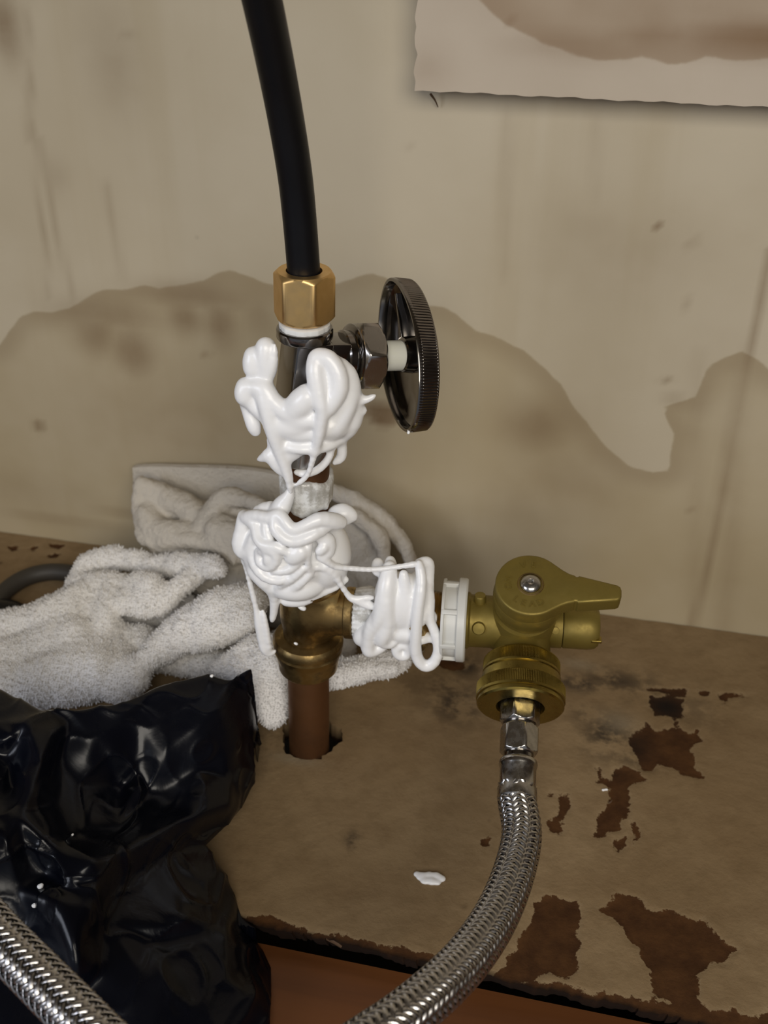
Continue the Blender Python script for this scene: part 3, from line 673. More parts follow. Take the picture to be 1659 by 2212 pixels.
# outlet rings with knurled bands
kn = lambda a, b, N_: (lambda t, r, h: r+(.013*math.sin(N_*t) if a <= h <= b else 0))
V, Fc = lathe([(.8, 1.45), (1.24, 1.47), (1.32, 1.55), (1.34, 1.60), (1.34, 1.98), (1.36, 2.0), (1.36, 2.08), (1.30, 2.12), (1.0, 2.13)], VO, OD, 640, rfun=kn(1.56, 1.99, 160)); mesh_obj('swivel_ring', V, Fc, M['brass_ring'], hs, ang=25)
o_ = 2.1
V, Fc = lathe([(.9, o_), (1.34, o_+.01), (1.38, o_+.08), (1.40, o_+.40), (1.50, o_+.42), (1.53, o_+.46), (1.53, o_+.86), (1.54, o_+.87), (1.54, o_+.96), (1.49, o_+.98), (1.49, o_+1.04), (1.51, o_+1.06), (1.51, o_+1.14), (1.45, o_+1.20), (1.0, o_+1.22), (.84, o_+1.20), (.80, o_+1.1), (.80, o_+.7), (.3, o_+.7)], VO, OD, 640, rfun=kn(o_+.45, o_+.865, 160)); mesh_obj('outlet_nut', V, Fc, M['brass_ring'], hs, ang=25)

# ------------------------------------------------------------------ braided hose
hose = empty('braided_hose', at_depth(1130, 1722, 36)*np.array([1, 1, 0])+np.array([0, 0, 3.]), 'braided stainless steel hose looping down from the brass hose valve', 'hose')
OS = lambda py: next(o for o in np.arange(0, 12, .01) if proj(VO+OD*o)[1] >= py)
e_h1 = OS(1565); e_h2 = OS(1632); e_f0 = OS(1648); e_f1 = OS(1727)
V, Fc = hexnut(VO+OD*2.9, OD, .71, e_h1-2.9, rot=cr_rot(6, OD), cham=.10); mesh_obj('inner_nut', V, Fc, M['steel'], hose)
V, Fc = lathe([(.4, 0), (.52, 0), (.52, .12), (.4, .12)], VO+OD*(e_h1-.02), OD, 40); mesh_obj('groove', V, Fc, M['chrome_dark'], hose)
V, Fc = hexnut(VO+OD*(e_h1+.06), OD, .665, e_h2-e_h1-.1, rot=cr_rot(30, OD), cham=.10); mesh_obj('hose_nut', V, Fc, M['steel'], hose)
V, Fc = lathe([(.4, e_h2-.1), (.50, e_h2-.1), (.50, e_f0-.08), (.4, e_f0-.08)], VO, OD, 40); mesh_obj('swivel_neck', V, Fc, M['chrome_dark'], hose)
Lf = e_f1-e_f0
V, Fc = lathe([(.4, -.12), (.56, -.12), (.63, -.05), (.65, .06), (.63, .15), (.605, .22), (.605, Lf*.62), (.62, Lf*.70), (.655, Lf*.80), (.66, Lf*.98), (.62, Lf+.02), (.5, Lf+.02)], VO+OD*e_f0, OD, 64); mesh_obj('ferrule', V, Fc, M['steel'], hose, label='smooth steel crimp ferrule')
h0p = VO+OD*(e_f1-.5); d0 = depth(VO+OD*e_f1)
hp = [h0p, VO+OD*e_f1] + [at_depth(*q) for q in [(1127, 1800, d0-1.1), (1108, 1890, d0-2.7), (1068, 1985, d0-4.6), (1006, 2075, d0-6.6), (925, 2155, d0-8.5), (820, 2235, d0-10.), (640, 2340, d0-11.4), (430, 2370, d0-11.2), (270, 2290, d0-10.2), (152, 2178, d0-9.2), (75, 2101, d0-8.5), (0, 2025, d0-7.8), (-90, 1930, d0-7.0), (-210, 1850, d0-6.0), (-330, 1830, d0-5.6)]]
HPTS = hp
C = spline(np.array(hp), .055)
seg = np.concatenate([[0], np.cumsum(np.linalg.norm(np.diff(C, axis=0), axis=1))]); step = .055
C = np.stack([np.interp(np.arange(0, seg[-1], step), seg, C[:, q]) for q in range(3)], 1)
T, U, Wd = frames(C); RH = .605
V, Fc = tube(C[::3], RH-.06, 28); mesh_obj('inner_tube', V, Fc, M['core'], hose, ang=60)
NS = 14; lead = 3.35; om = 2*math.pi/lead; tt = np.arange(len(C))*step; vb = []; fb = []; nb = 0
for sgn in (1, -1):
    for k in range(NS):
        ph = sgn*om*tt+2*math.pi*k/NS+(0 if sgn > 0 else math.pi/NS)
        wv2 = np.cos(NS*om*tt/2+math.pi*k-math.pi/4) if sgn > 0 else -np.cos(math.pi*k-NS*om*tt/2-math.pi/4)
        wv2 = np.clip(wv2*1.5, -1, 1); rr = RH+.036*wv2; rows = []
        for j, (da, dr) in enumerate(((-.5, -.018), (-.28, .008), (0, .014), (.28, .008), (.5, -.018))):
            a = ph+da*.158/RH/math.cos(math.radians(40)); r = rr+dr*.9
            rows.append(C+r[:, None]*(np.cos(a)[:, None]*U+np.sin(a)[:, None]*Wd))
        n = len(C); vb.append(np.stack(rows, 1).reshape(-1, 3)); i = np.arange(n-1)[:, None]*5+np.arange(4)[None]
        q = np.stack([i, i+1, i+6, i+5], -1).reshape(-1, 4)
        if sgn < 0: q = q[:, ::-1]
        fb.append(q+nb); nb += n*5
mesh_obj('steel_braid', np.concatenate(vb), np.concatenate(fb), M['wire'], hose, ang=None, kind='stuff', label='woven braid of bright steel wire')

# ------------------------------------------------------------------ foam
def rope(pts, step=.06):
    """pts: (px, py, off, r_px) -> tapered capsules"""
    Q = []
    for px, py, off, r in pts:
        P = A(px, py, off); Q.append([*P, r*pxcm(P)])
    if len(Q) == 1: Q = Q+[[Q[0][0]+.001, *Q[0][1:]]]
    Q = spline(np.array(Q), step*3); return [('c', a[:3], b[:3], max(a[3], .02), max(b[3], .02)) for a, b in zip(Q[:-1], Q[1:])]
def ell(px, py, off, rx, ry, rz):
    P = A(px, py, off); s = pxcm(P); return [('e', P, (rx*s, rz*s, ry*s), (CR, Fh, ZZ))]
def foam(name, prims, k, h, label, mat='foam', it=2, group=None):
    V, Fc = soft(prims, h, k); V = relax(V, Fc, it, .5)
    return mesh_obj(name, V, Fc, M[mat], ang=None, label=label, cat='foam', group=group)
U1 = (rope([(574, 750, .6, 22), (575, 800, .7, 22)])+rope([(547, 768, .55, 20), (546, 795, .65, 21)])+rope([(560, 815, .7, 14), (575, 822, .8, 14)])+rope([(580, 806, .8, 12), (592, 775, .85, 6), (594, 745, .8, 3)])
  + rope([(531, 835, .75, 21), (530, 855, .8, 20), (545, 866, .75, 13)])+rope([(528, 862, .65, 12), (537, 890, .65, 12), (546, 915, .75, 13), (552, 932, .75, 11)])
  + rope([(545, 836, .85, 18), (572, 840, 1.0, 18), (586, 862, 1.15, 17), (612, 885, 1.3, 19), (650, 905, 1.4, 19), (688, 905, 1.5, 16)])
  + rope([(566, 842, .95, 17), (578, 880, 1.2, 18), (590, 925, 1.3, 17), (601, 962, 1.3, 14), (614, 1000, 1.3, 11), (624, 1035, 1.3, 7.5), (628, 1062, 1.25, 5)])
  + rope([(540, 850, .75, 15), (552, 880, .9, 14), (580, 900, 1.05, 16)])
  + rope([(665, 856, 1.4, 28), (640, 880, 1.35, 27)])+ell(640, 905, .85, 76, 42, 55)+ell(705, 905, .7, 66, 44, 58)
  + rope([(683, 775, 1.15, 19), (682, 805, 1.35, 19), (687, 838, 1.5, 18), (693, 868, 1.65, 15), (697, 890, 1.7, 12), (690, 937, 1.65, 10), (684, 965, 1.55, 7), (676, 992, 1.5, 5), (664, 1026, 1.4, 4), (642, 1047, 1.3, 4)])
  + rope([(690, 768, 1.15, 16), (712, 776, 1.25, 16), (730, 805, 1.4, 17), (733, 838, 1.5, 18), (720, 868, 1.55, 17), (704, 892, 1.6, 12)])
  + rope([(724, 780, 1.05, 14), (750, 804, 1.05, 16), (760, 838, 1.05, 17), (752, 872, 1.15, 18), (735, 905, 1.15, 20), (712, 930, 1.15, 17)])
  + ell(716, 828, .98, 44, 58, 40)
  + rope([(762, 845, .95, 17), (768, 880, .85, 17), (758, 912, .85, 20), (742, 937, .8, 18)])+rope([(765, 858, .9, 11), (785, 864, 1.0, 6), (800, 860, 1.0, 4), (811, 853, 1., 2)])+rope([(768, 878, .9, 10), (782, 888, .9, 5), (788, 885, .9, 2)])+rope([(752, 920, .8, 7), (760, 931, .8, 2)])
  + rope([(600, 915, 1.25, 15), (640, 938, 1.35, 13), (680, 934, 1.4, 13), (725, 920, 1.25, 16)])+rope([(605, 948, 1.1, 14), (640, 958, 1.25, 9), (680, 952, 1.3, 9)])
  + rope([(590, 950, .9, 14), (606, 985, 1.0, 17), (630, 975, 1.15, 18), (648, 968, 1.2, 12)])+rope([(557, 993, .9, 3), (570, 988, 1., 7), (586, 983, 1.05, 14), (600, 1003, 1.1, 14), (616, 1022, 1.1, 9)])
  + rope([(718, 964, 1.1, 4), (712, 985, 1.15, 6), (700, 1003, 1.15, 6.5), (682, 1017, 1.15, 6.5), (660, 1023, 1.1, 6), (640, 1020, 1.0, 6)])
  + rope([(735, 940, .8, 10), (739, 968, .75, 9), (737, 988, .75, 8), (722, 1000, .8, 5)]) + ell(665, 942, .6, 82, 24, 70))
foam('foam_clump', U1, .14, .042, 'white foam clump clinging to the chrome angle stop valve')
L1 = (ell(630, 1195, .72, 98, 80, 64)+ell(704, 1196, .5, 55, 80, 66)+ell(640, 1252, .8, 68, 40, 58)+ell(560, 1190, .8, 38, 62, 40)
  + rope([(533, 1118, .8, 14.2), (557, 1114, 1.1, 11.8), (582, 1118, 1.35, 11.8), (603, 1112, 1.45, 11.8), (618, 1129, 1.65, 11.8), (633, 1144, 1.75, 11.8), (655, 1137, 1.75, 11.8), (689, 1122, 1.6, 14.2), (715, 1124, 1.4, 16.5), (735, 1128, 1.2, 15.3)])
  + rope([(598, 1114, 1.4, 11.8), (594, 1138, 1.6, 11.8), (608, 1158, 1.8, 11.8), (631, 1170, 1.9, 11.8), (660, 1164, 1.9, 11.8), (682, 1152, 1.75, 11.8), (705, 1140, 1.5, 10.6)])
  + rope([(540, 1122, .9, 13.0), (553, 1138, 1.2, 11.8), (557, 1163, 1.5, 10.6), (571, 1177, 1.7, 11.8), (595, 1181, 1.85, 10.6), (618, 1192, 1.9, 9.4)])
  + rope([(527, 1115, .6, 14.2), (523, 1142, .7, 14.2), (518, 1172, .8, 16.5), (524, 1192, .9, 13.0), (540, 1180, 1.1, 10.6), (548, 1155, 1.2, 9.4)])
  + rope([(574, 1130, 1.3, 9.4), (576, 1152, 1.5, 9.4), (583, 1162, 1.6, 8.3)])
  + rope([(558, 1192, 1.5, 8.3), (576, 1188, 1.75, 9.4), (594, 1192, 1.85, 10.6), (596, 1212, 1.85, 10.6), (580, 1224, 1.75, 10.6), (562, 1214, 1.6, 9.4), (560, 1196, 1.5, 8.3)])+rope([(580, 1203, 1.8, 10.6), (578, 1212, 1.8, 9.4)])
  + rope([(544, 1195, 1.2, 8.3), (552, 1222, 1.4, 10.6), (572, 1245, 1.6, 10.6), (600, 1254, 1.7, 9.4), (618, 1250, 1.75, 6.3)])
  + rope([(634, 1200, 1.75, 21.2), (650, 1190, 1.8, 20.1)])+rope([(690, 1158, 1.5, 14.2), (708, 1168, 1.45, 15.3), (708, 1190, 1.5, 14.2), (694, 1200, 1.6, 11.8)])+rope([(690, 1190, 1.7, 10.6), (700, 1182, 1.7, 9.4)])
  + rope([(670, 1168, 1.75, 6.3), (665, 1195, 1.85, 6.3), (666, 1222, 1.8, 5.2), (672, 1245, 1.6, 5.2)])
  + rope([(600, 1268, 1.5, 6.3), (630, 1250, 1.75, 8.3), (655, 1228, 1.8, 8.3)])+rope([(612, 1278, 1.4, 6.3), (645, 1262, 1.65, 9.4), (668, 1240, 1.7, 8.3)])+rope([(590, 1235, 1.7, 6.3), (620, 1232, 1.8, 8.3), (648, 1215, 1.85, 6.3)])
  + ell(738, 1112, .45, 32, 25, 22)+rope([(742, 1100, .4, 11), (760, 1112, .5, 9), (765, 1118, .5, 6)])
  + rope([(629, 1050, 1.1, 4.2), (624, 1070, 1.1, 10.6), (612, 1088, 1.05, 17.7), (602, 1104, 1.0, 21.2)])+rope([(560, 1104, .5, 14.2), (585, 1098, .7, 16.5)])
  + rope([(552, 1232, 1.1, 18.9), (575, 1256, 1.2, 17.7), (590, 1277, 1.15, 13.0), (593, 1300, 1.1, 9.4), (591, 1325, 1.05, 6.8), (588, 1340, 1.05, 5.2)])
  + rope([(527, 1200, .8, 9.4), (531, 1226, .8, 4.2), (540, 1260, .8, 4.7), (549, 1296, .8, 5.2), (554, 1318, .8, 5.2), (560, 1345, .8, 9.4), (567, 1380, .8, 10.0), (572, 1400, .8, 10.0), (578, 1411, .8, 5.2), (588, 1410, .8, 3.7), (595, 1405, .8, 2.1)])
  + rope([(568, 1320, .85, 4.2), (574, 1350, .9, 5.2), (580, 1385, .9, 5.2), (584, 1405, .85, 4.2)])
  + rope([(690, 1203, 1.7, 6.3), (708, 1214, 1.65, 6.3), (726, 1224, 1.55, 5.2), (760, 1228, 1.4, 4.7), (810, 1230, 1.25, 4.7), (862, 1224, 1.2, 4.7), (905, 1217, 1.1, 6.3)])
  + rope([(672, 1224, 1.6, 8.3), (700, 1226, 1.5, 6.3), (722, 1240, 1.4, 5.8), (736, 1262, 1.35, 5.2), (750, 1283, 1.3, 5.2), (763, 1294, 1.3, 6.3), (790, 1291, 1.3, 5.2), (805, 1291, 1.25, 4.2)])+rope([(763, 1294, 1.3, 5.2), (785, 1303, 1.3, 8.3), (806, 1310, 1.3, 8.3)])
  + rope([(620, 1296, 1.0, 14.2), (655, 1296, 1.1, 11.8), (690, 1282, 1.1, 8.3), (725, 1268, 1.0, 6.3), (748, 1252, .9, 6.3)]))
foam('foam_clump', L1, .11, .042, 'large ropy white foam clump with drips over the brass tee')
bo_ = -.35
R1 = (ell(866, 1300, .95, 54, 72, 50)+ell(836, 1300, .95, 28, 74, 46)+ell(904, 1298, .95, 27, 76, 48)+ell(870, 1355, 1.1, 48, 30, 36)
  + rope([(842, 1226, .95, 15.1), (836, 1262, 1.3, 18.4), (830, 1300, 1.5, 18.4), (820, 1335, 1.6, 15.1), (806, 1362, 1.5, 13.0)])
  + rope([(822, 1320, 1.5, 11.9), (800, 1355, 1.3, 13.0), (782, 1372, 1.15, 16.2), (780, 1380, 1.1, 15.1)])+rope([(806, 1340, 1.5, 9.7), (799, 1362, 1.5, 11.9), (796, 1390, 1.4, 13.0), (798, 1404, 1.35, 14.0), (815, 1402, 1.3, 10.8), (832, 1392, 1.3, 9.7)])
  + rope([(836, 1300, 1.6, 14.0), (838, 1345, 1.65, 13.0), (830, 1368, 1.6, 16.2), (826, 1382, 1.5, 15.1), (843, 1391, 1.5, 8.6), (858, 1380, 1.45, 4.3)])
  + rope([(870+14*math.cos(q), 1404+13*math.sin(q), 1.35, 8.5) for q in np.linspace(-1.2, 4.9, 9)])
  + rope([(886, 1390, 1.3, 8.6), (898, 1378, 1.35, 8.6)])
  + rope([(905, 1218, 1.1, 8.6), (910, 1245, 1.35, 9.7), (909, 1275, 1.6, 9.7), (903, 1318, 1.8, 9.7), (899, 1365, 1.85, 10.3), (898, 1407, 1.8, 10.8), (908, 1432, 1.8, 10.3), (923, 1439, 1.8, 10.3), (939, 1428, 1.8, 10.3), (947, 1402, 1.75, 9.7), (941, 1370, 1.7, 9.2), (931, 1346, 1.6, 8.6), (927, 1322, 1.5, 9.7), (928, 1297, 1.3, 9.7), (926, 1270, 1.1, 8.6)])
  + rope([(932, 1325, 1.2, 8.6), (944, 1348, 1.2, 8.6), (952, 1368, 1.2, 9.7), (956, 1374, 1.2, 7.6)])+rope([(906, 1384, 1.5, 8.6), (922, 1377, 1.5, 9.7), (938, 1376, 1.6, 7.6)])
  + rope([(905, 1216, .9, 9.7), (922, 1214, .8, 9.7), (927, 1225, .8, 9.7), (926, 1262, .9, 9.7), (925, 1300, 1.1, 9.7)])
  + rope([(816, 1216, .4, 11.9), (816, 1232, .6, 13.0)])+rope([(843, 1211, .5, 10.8), (845, 1228, .8, 11.9)])
  + rope([(872, 1240, 1.25, 9.7), (878, 1300, 1.5, 8.6), (876, 1360, 1.4, 8.6)])+rope([(856, 1350, 1.45, 7.6), (872, 1320, 1.55, 6.5), (890, 1290, 1.5, 6.5)])
  + rope([(884, 1378, 1.3, 13.0), (870, 1370, 1.3, 15.1), (855, 1366, 1.35, 13.0)]))
foam('foam_clump', R1, .13, .042, 'white foam clump with a hanging loop beside the white plastic collar')
hb_ = HC-hu*2.62*.97
V, Fc = soft([('c', hb_+SD*.02, hb_-hu*.10-SD*.03, .06, .05), ('c', hb_+SD*.2, hb_-hu*.04+SD*.1, .04, .05)], .02, .04)
mesh_obj('foam_fleck', V, Fc, M['foam'], ang=None, label='tiny white foam fleck on the bottom tip of the oval handle', cat='foam')
# thin translucent smears on the metal
SM = []
for q in np.linspace(0, 2*math.pi, 22, endpoint=False):
    e = CR*math.cos(q)-Fh*math.sin(q); lw_ = 1030+ (7*math.sin(3*q)); up_ = 1074+6*math.sin(4*q+1)+ (14 if math.sin(q) > .4 else 0)
    SM.append(('c', on(lw_)+e*.78, on(up_-8)+e*.76, .17, .15))
foam('sealant_smear', SM, .10, .05, 'greyish translucent sealant ring around the copper stub above the tee', 'smear', 1)
SM = []
for q in np.linspace(-1.9, 2.2, 20):
    e = -unit(np.cross(BD, ZZ))*math.cos(q)+ZZ*math.sin(q); e = hv_*math.cos(q)+ZZ*math.sin(q)
    p = VO+BD*S(770); SM.append(('c', p+e*.88, p+e*.92+BD*(.62+.15*math.sin(5*q)), .08, .13))
foam('foam_smear', SM, .10, .05, 'thin grey white foam smear on the branch of the brass tee', 'smear', 1)
def lump(name, px, py, L, label, z=0., h=.03):
    pr = []
    for dx, dy, r in L:
        c = at_floor(px+dx, py+dy, z); s = pxcm(c); pr.append(('e', c+ZZ*r*s*.2, (r*s, r*s*.8, r*s*.5)))
    V, Fc = soft(pr, h, .06); return mesh_obj(name, V, Fc, M['foam'], ang=None, label=label, cat='foam')
lump('foam_fleck', 928, 1899, [(-26, -9, 9), (-14, -5, 12), (0, -6, 12), (14, -5, 12), (24, 0, 11), (-10, 5, 11), (4, 6, 12), (16, 8, 9), (-20, -2, 9)], 'small white foam fleck lying on the bare floorboard')
lump('foam_fleck', 1307, 1707, [(-4, 0, 4), (3, -1, 4)], 'tiny white foam fleck beside a peeled brown patch')
for (px, py, off, r, lb_) in [(652, 1312, 1.02, 8, 'small white foam fleck on the brass tee, just under the ropy foam'), (639, 1390, 1.0, 4, 'tiny white foam fleck on the brass tee, just above its lower collar')]:
    pr = rope([(px-r*.6, py-r*.2, off, r*.55), (px+r*.5, py+r*.3, off, r*.7)]); V, Fc = soft(pr, .025, .05)
    mesh_obj('foam_fleck', V, Fc, M['foam'], ang=None, label=lb_, cat='foam')

# ------------------------------------------------------------------ towel and cloth
def yrope(pts, step=.5):
    Q = []
    for px, py, y, r in pts:
        P = at_y(px, py, y); Q.append([*P, r*pxcm(P)])
    if len(Q) == 1: Q = Q+[[Q[0][0]+.01, *Q[0][1:]]]
    Q = spline(np.array(Q), step); return [('c', a[:3], b[:3], max(a[3], .05), max(b[3], .05)) for a, b in zip(Q[:-1], Q[1:])]
def yell(px, py, y, rx, ry, rz): 
    P = at_y(px, py, y); s = pxcm(P); return [('e', P, (rx*s, rz*s, ry*s), (CR, Fh, ZZ))]
TW = (yrope([(168, 1262, 5.6, 17), (188, 1222, 6.2, 19), (225, 1205, 6.6, 19), (270, 1208, 6.7, 18), (330, 1222, 6.4, 17), (400, 1218, 6.0, 20), (450, 1222, 5.6, 18), (480, 1232, 5.2, 12)])
  + yrope([(172, 1272, 5.2, 22), (215, 1262, 5.2, 24), (270, 1266, 4.9, 22), (322, 1262, 4.6, 22), (335, 1285, 4.3, 16)])
  + yrope([(230, 1290, 4.4, 20), (262, 1296, 4.1, 18), (300, 1302, 4.0, 17), (338, 1308, 4.1, 15), (362, 1294, 4.3, 14), (398, 1262, 4.9, 13), (425, 1246, 5.3, 11)])
  + yrope([(-120, 1410, 2.0, 60), (-20, 1388, 2.6, 52), (80, 1358, 3.2, 48), (150, 1325, 3.8, 44), (195, 1300, 4.4, 34)])
  + yrope([(-120, 1470, .8, 70), (0, 1445, 1.3, 62), (90, 1418, 1.9, 58), (165, 1380, 2.6, 50)])
  + yrope([(-80, 1520, -.3, 70), (40, 1495, .2, 60), (130, 1472, .7, 56), (215, 1450, 1.2, 50)])
  + yrope([(222, 1312, 3.7, 17), (226, 1350, 3.3, 20), (235, 1400, 2.6, 30), (255, 1450, 1.6, 36), (270, 1490, .8, 34)])
  + yrope([(150, 1395, 2.6, 24), (185, 1362, 3.2, 22), (205, 1330, 3.7, 16)])
  + yrope([(262, 1470, 1.2, 34), (288, 1462, 1.1, 28), (304, 1478, .8, 16)])
  + yrope([(328, 1424, 1.7, 15), (350, 1398, 2.1, 24), (385, 1372, 2.5, 30), (425, 1350, 2.9, 36), (470, 1322, 3.3, 42), (515, 1308, 3.5, 36), (548, 1300, 3.6, 26)])
  + yrope([(420, 1395, 2.0, 20), (450, 1370, 2.4, 26), (500, 1352, 2.6, 24), (540, 1335, 2.8, 20)])
  + yrope([(392, 1398, 1.9, 16), (400, 1360, 2.4, 22)])
  + yrope([(470, 1448, 1.0, 12), (505, 1430, 1.3, 18), (550, 1408, 1.7, 20), (600, 1390, 2.0, 22)])
  + yrope([(500, 1450, .9, 18), (545, 1462, .7, 24), (566, 1490, .6, 25), (578, 1530, .3, 22), (584, 1553, .0, 16)])+yrope([(585, 1420, 1.2, 24), (594, 1470, .8, 20), (602, 1510, .6, 16), (600, 1545, .2, 13)])
  + yrope([(640, 1440, 3.4, 34), (720, 1450, 2.8, 24), (790, 1438, 3.0, 22), (850, 1428, 3.4, 18), (886, 1430, 3.6, 10)])
  + yrope([(700, 1478, 1.8, 13), (735, 1466, 2.0, 15), (790, 1450, 2.4, 13), (850, 1446, 2.8, 10)])
  + yrope([(270, 1390, 3.4, 36), (330, 1408, 3.2, 34), (400, 1425, 2.9, 32), (470, 1440, 2.6, 30), (540, 1440, 2.4, 30)])+yrope([(100, 1440, 1.7, 50), (200, 1420, 2.0, 46)])
  + yell(330, 1330, 5.6, 130, 70, 30)+yell(480, 1390, 4.2, 120, 60, 30)+yell(110, 1440, 2.6, 170, 60, 60)+yell(660, 1400, 5.4, 110, 44, 60))
V, Fc = soft(TW, .12, .42, noise=lambda x, y, z: (.11*wob(x, y, z, 1.8)+.05*wob(y, z, x, .6)).astype(np.float32))
V = relax(V, Fc, 2, .5); NV = vnormals(V, Fc)
V = V+NV*(.022*rng.normal(size=len(V)))[:, None]
m = V[:, 2] < .02; V[m, 2] = .02+.02*rng.random(m.sum())
tow = mesh_obj('terry_towel', V, Fc, M['terry'], ang=None, label='rumpled white terry towel with fluffy edges heaped beside the copper pipe', cat='towel')
ti = np.where((V[:, 2] > .15) & (NV@(-Fh)+NV[:, 2]*.6 > -.35))[0]; ti = rng.choice(ti, min(22000, len(ti)), replace=False)
b = V[ti]; nn = NV[ti]+rng.normal(scale=.45, size=(len(ti), 3))+np.array([0, 0, -.15]); nn /= np.linalg.norm(nn, axis=1)[:, None]
ln = rng.uniform(.05, .13, len(ti))*np.where(rng.random(len(ti)) < .10, 1.8, 1.)
q1 = np.cross(nn, rng.normal(size=(len(ti), 3))); q1 /= np.linalg.norm(q1, axis=1)[:, None]; q2 = np.cross(nn, q1); wd = rng.uniform(.022, .045, len(ti))[:, None]
mid = b+nn*(ln*.55)[:, None]; tip = mid+(nn*.6+q1*.5)*(ln*.5)[:, None]
PV = np.stack([b-nn*.04+q1*wd, b-nn*.04-q1*wd*.5+q2*wd*.87, b-nn*.04-q1*wd*.5-q2*wd*.87, mid+q1*wd*.9, mid-q1*wd*.45+q2*wd*.8, mid-q1*wd*.45-q2*wd*.8, tip], 1).reshape(-1, 3)
f0 = np.array([[0, 1, 4, 3], [1, 2, 5, 4], [2, 0, 3, 5], [3, 4, 6, 6], [4, 5, 6, 6], [5, 3, 6, 6]])
PF = (np.arange(len(ti))[:, None, None]*7+f0[None]).reshape(-1, 4)
mesh_obj('pile', PV, [tuple(f[:3]) if f[2] == f[3] else tuple(f) for f in PF.tolist()], M['terry'], tow, ang=None, kind='stuff')

CL = (yrope([(303, 1040, 9.2, 9), (297, 1080, 8.8, 10), (298, 1130, 8.2, 10), (312, 1165, 7.6, 11), (350, 1172, 7.2, 12), (410, 1166, 7.0, 13), (460, 1180, 6.6, 14), (500, 1210, 6.0, 16)])
  + yrope([(310, 1050, 9.2, 20), (350, 1070, 9.2, 24), (400, 1095, 8.8, 28), (440, 1120, 8.2, 26)])+yrope([(320, 1110, 8.4, 24), (340, 1145, 7.8, 24), (400, 1145, 7.6, 24)])
  + yrope([(440, 1145, 7.6, 28), (470, 1100, 8.2, 26), (490, 1075, 8.4, 20), (530, 1078, 8.2, 16), (565, 1095, 7.6, 16)])+yrope([(480, 1150, 7.2, 38), (530, 1170, 6.8, 40), (600, 1190, 6.6, 50)])
  + yell(400, 1120, 9.2, 100, 50, 30)+yell(540, 1150, 8.6, 110, 70, 40)+yell(660, 1180, 8.2, 100, 90, 34)
  + yrope([(650, 1040, 9.4, 15), (730, 1064, 9.2, 15), (790, 1095, 9.0, 17), (838, 1135, 8.8, 17), (872, 1180, 8.6, 16), (892, 1225, 8.4, 15), (905, 1290, 8.0, 15), (905, 1370, 7.4, 14), (895, 1410, 6.6, 14)])
  + yrope([(730, 1105, 8.2, 14), (780, 1120, 8.2, 15), (815, 1155, 8.0, 15), (830, 1200, 7.8, 15), (838, 1260, 7.4, 15), (840, 1350, 6.6, 15)])
  + yell(760, 1230, 8.6, 90, 130, 18)+yell(820, 1300, 8.4, 70, 110, 16)+yell(700, 1320, 7.6, 120, 110, 40)+yell(540, 1280, 7.2, 160, 110, 40)+yell(420, 1220, 7.6, 130, 60, 40))
V, Fc = soft(CL, .12, .22, noise=lambda x, y, z: (.06*wob(x, y, z, 1.3)+.04*wob(z, x, y, .5)).astype(np.float32), carve=(TW, .42, .30))
V = relax(V, Fc, 2, .5); V = V+vnormals(V, Fc)*(.016*rng.normal(size=len(V)))[:, None]
V[:, 1] = np.minimum(V[:, 1], WALL_Y-.05); V[:, 2] = np.maximum(V[:, 2], .02)
mesh_obj('folded_cloth', V, Fc, M['cotton'], ang=None, label='beige white folded cloth with a rolled hem, propped against the back panel', cat='cloth')
# pale sheet standing behind the cloth
pts = [(285, 1012), (330, 1008), (460, 1010), (560, 1020), (660, 1040)]
top = spline(np.array([at_y(px, py, 10.6) for px, py in pts]), .4); V = []; n = len(top); hs_ = [0, .06, .12, 1.0, 2.2, 3.6]
for side in (0, 1):
    for k, d in enumerate(hs_):
        P = top.copy(); P[:, 2] -= d; P[:, 1] += -.10*d+.06*np.sin(P[:, 0]*.9+d)+(0 if side == 0 else .28); P[:, 1] = np.minimum(P[:, 1], WALL_Y-.03); V.append(P)
m = len(hs_); Fc = []
for i in range(m-1):
    for k in range(n-1):
        Fc.append((i*n+k, (i+1)*n+k, (i+1)*n+k+1, i*n+k+1)); a = m*n; Fc.append((a+i*n+k, a+i*n+k+1, a+(i+1)*n+k+1, a+(i+1)*n+k))
for k in range(n-1): Fc += [(k, k+1, m*n+k+1, m*n+k), ((m-1)*n+k+1, (m-1)*n+k, m*n+(m-1)*n+k, m*n+(m-1)*n+k+1)]
for i in range(m-1): Fc += [((i+1)*n, i*n, m*n+i*n, m*n+(i+1)*n), (i*n+n-1, (i+1)*n+n-1, m*n+(i+1)*n+n-1, m*n+i*n+n-1)]
mesh_obj('paper_pad', np.concatenate(V), Fc, M['cotton'], ang=40, label='pale flat pad leaning on the back panel behind the folded cloth', cat='pad')
# grey cable curving over the floorboard behind the towel
C = spline(np.array([at_floor(*q, .42) for q in [(260, 1262), (150, 1238), (90, 1238), (40, 1256), (0, 1290), (-20, 1340), (-10, 1400)]]), .2)
V, Fc = tube(C, .42, 20); mesh_obj('grey_cable', V, Fc, M['cable'], ang=60, label='dark grey cable curving over the floorboard behind the towel', cat='cable')

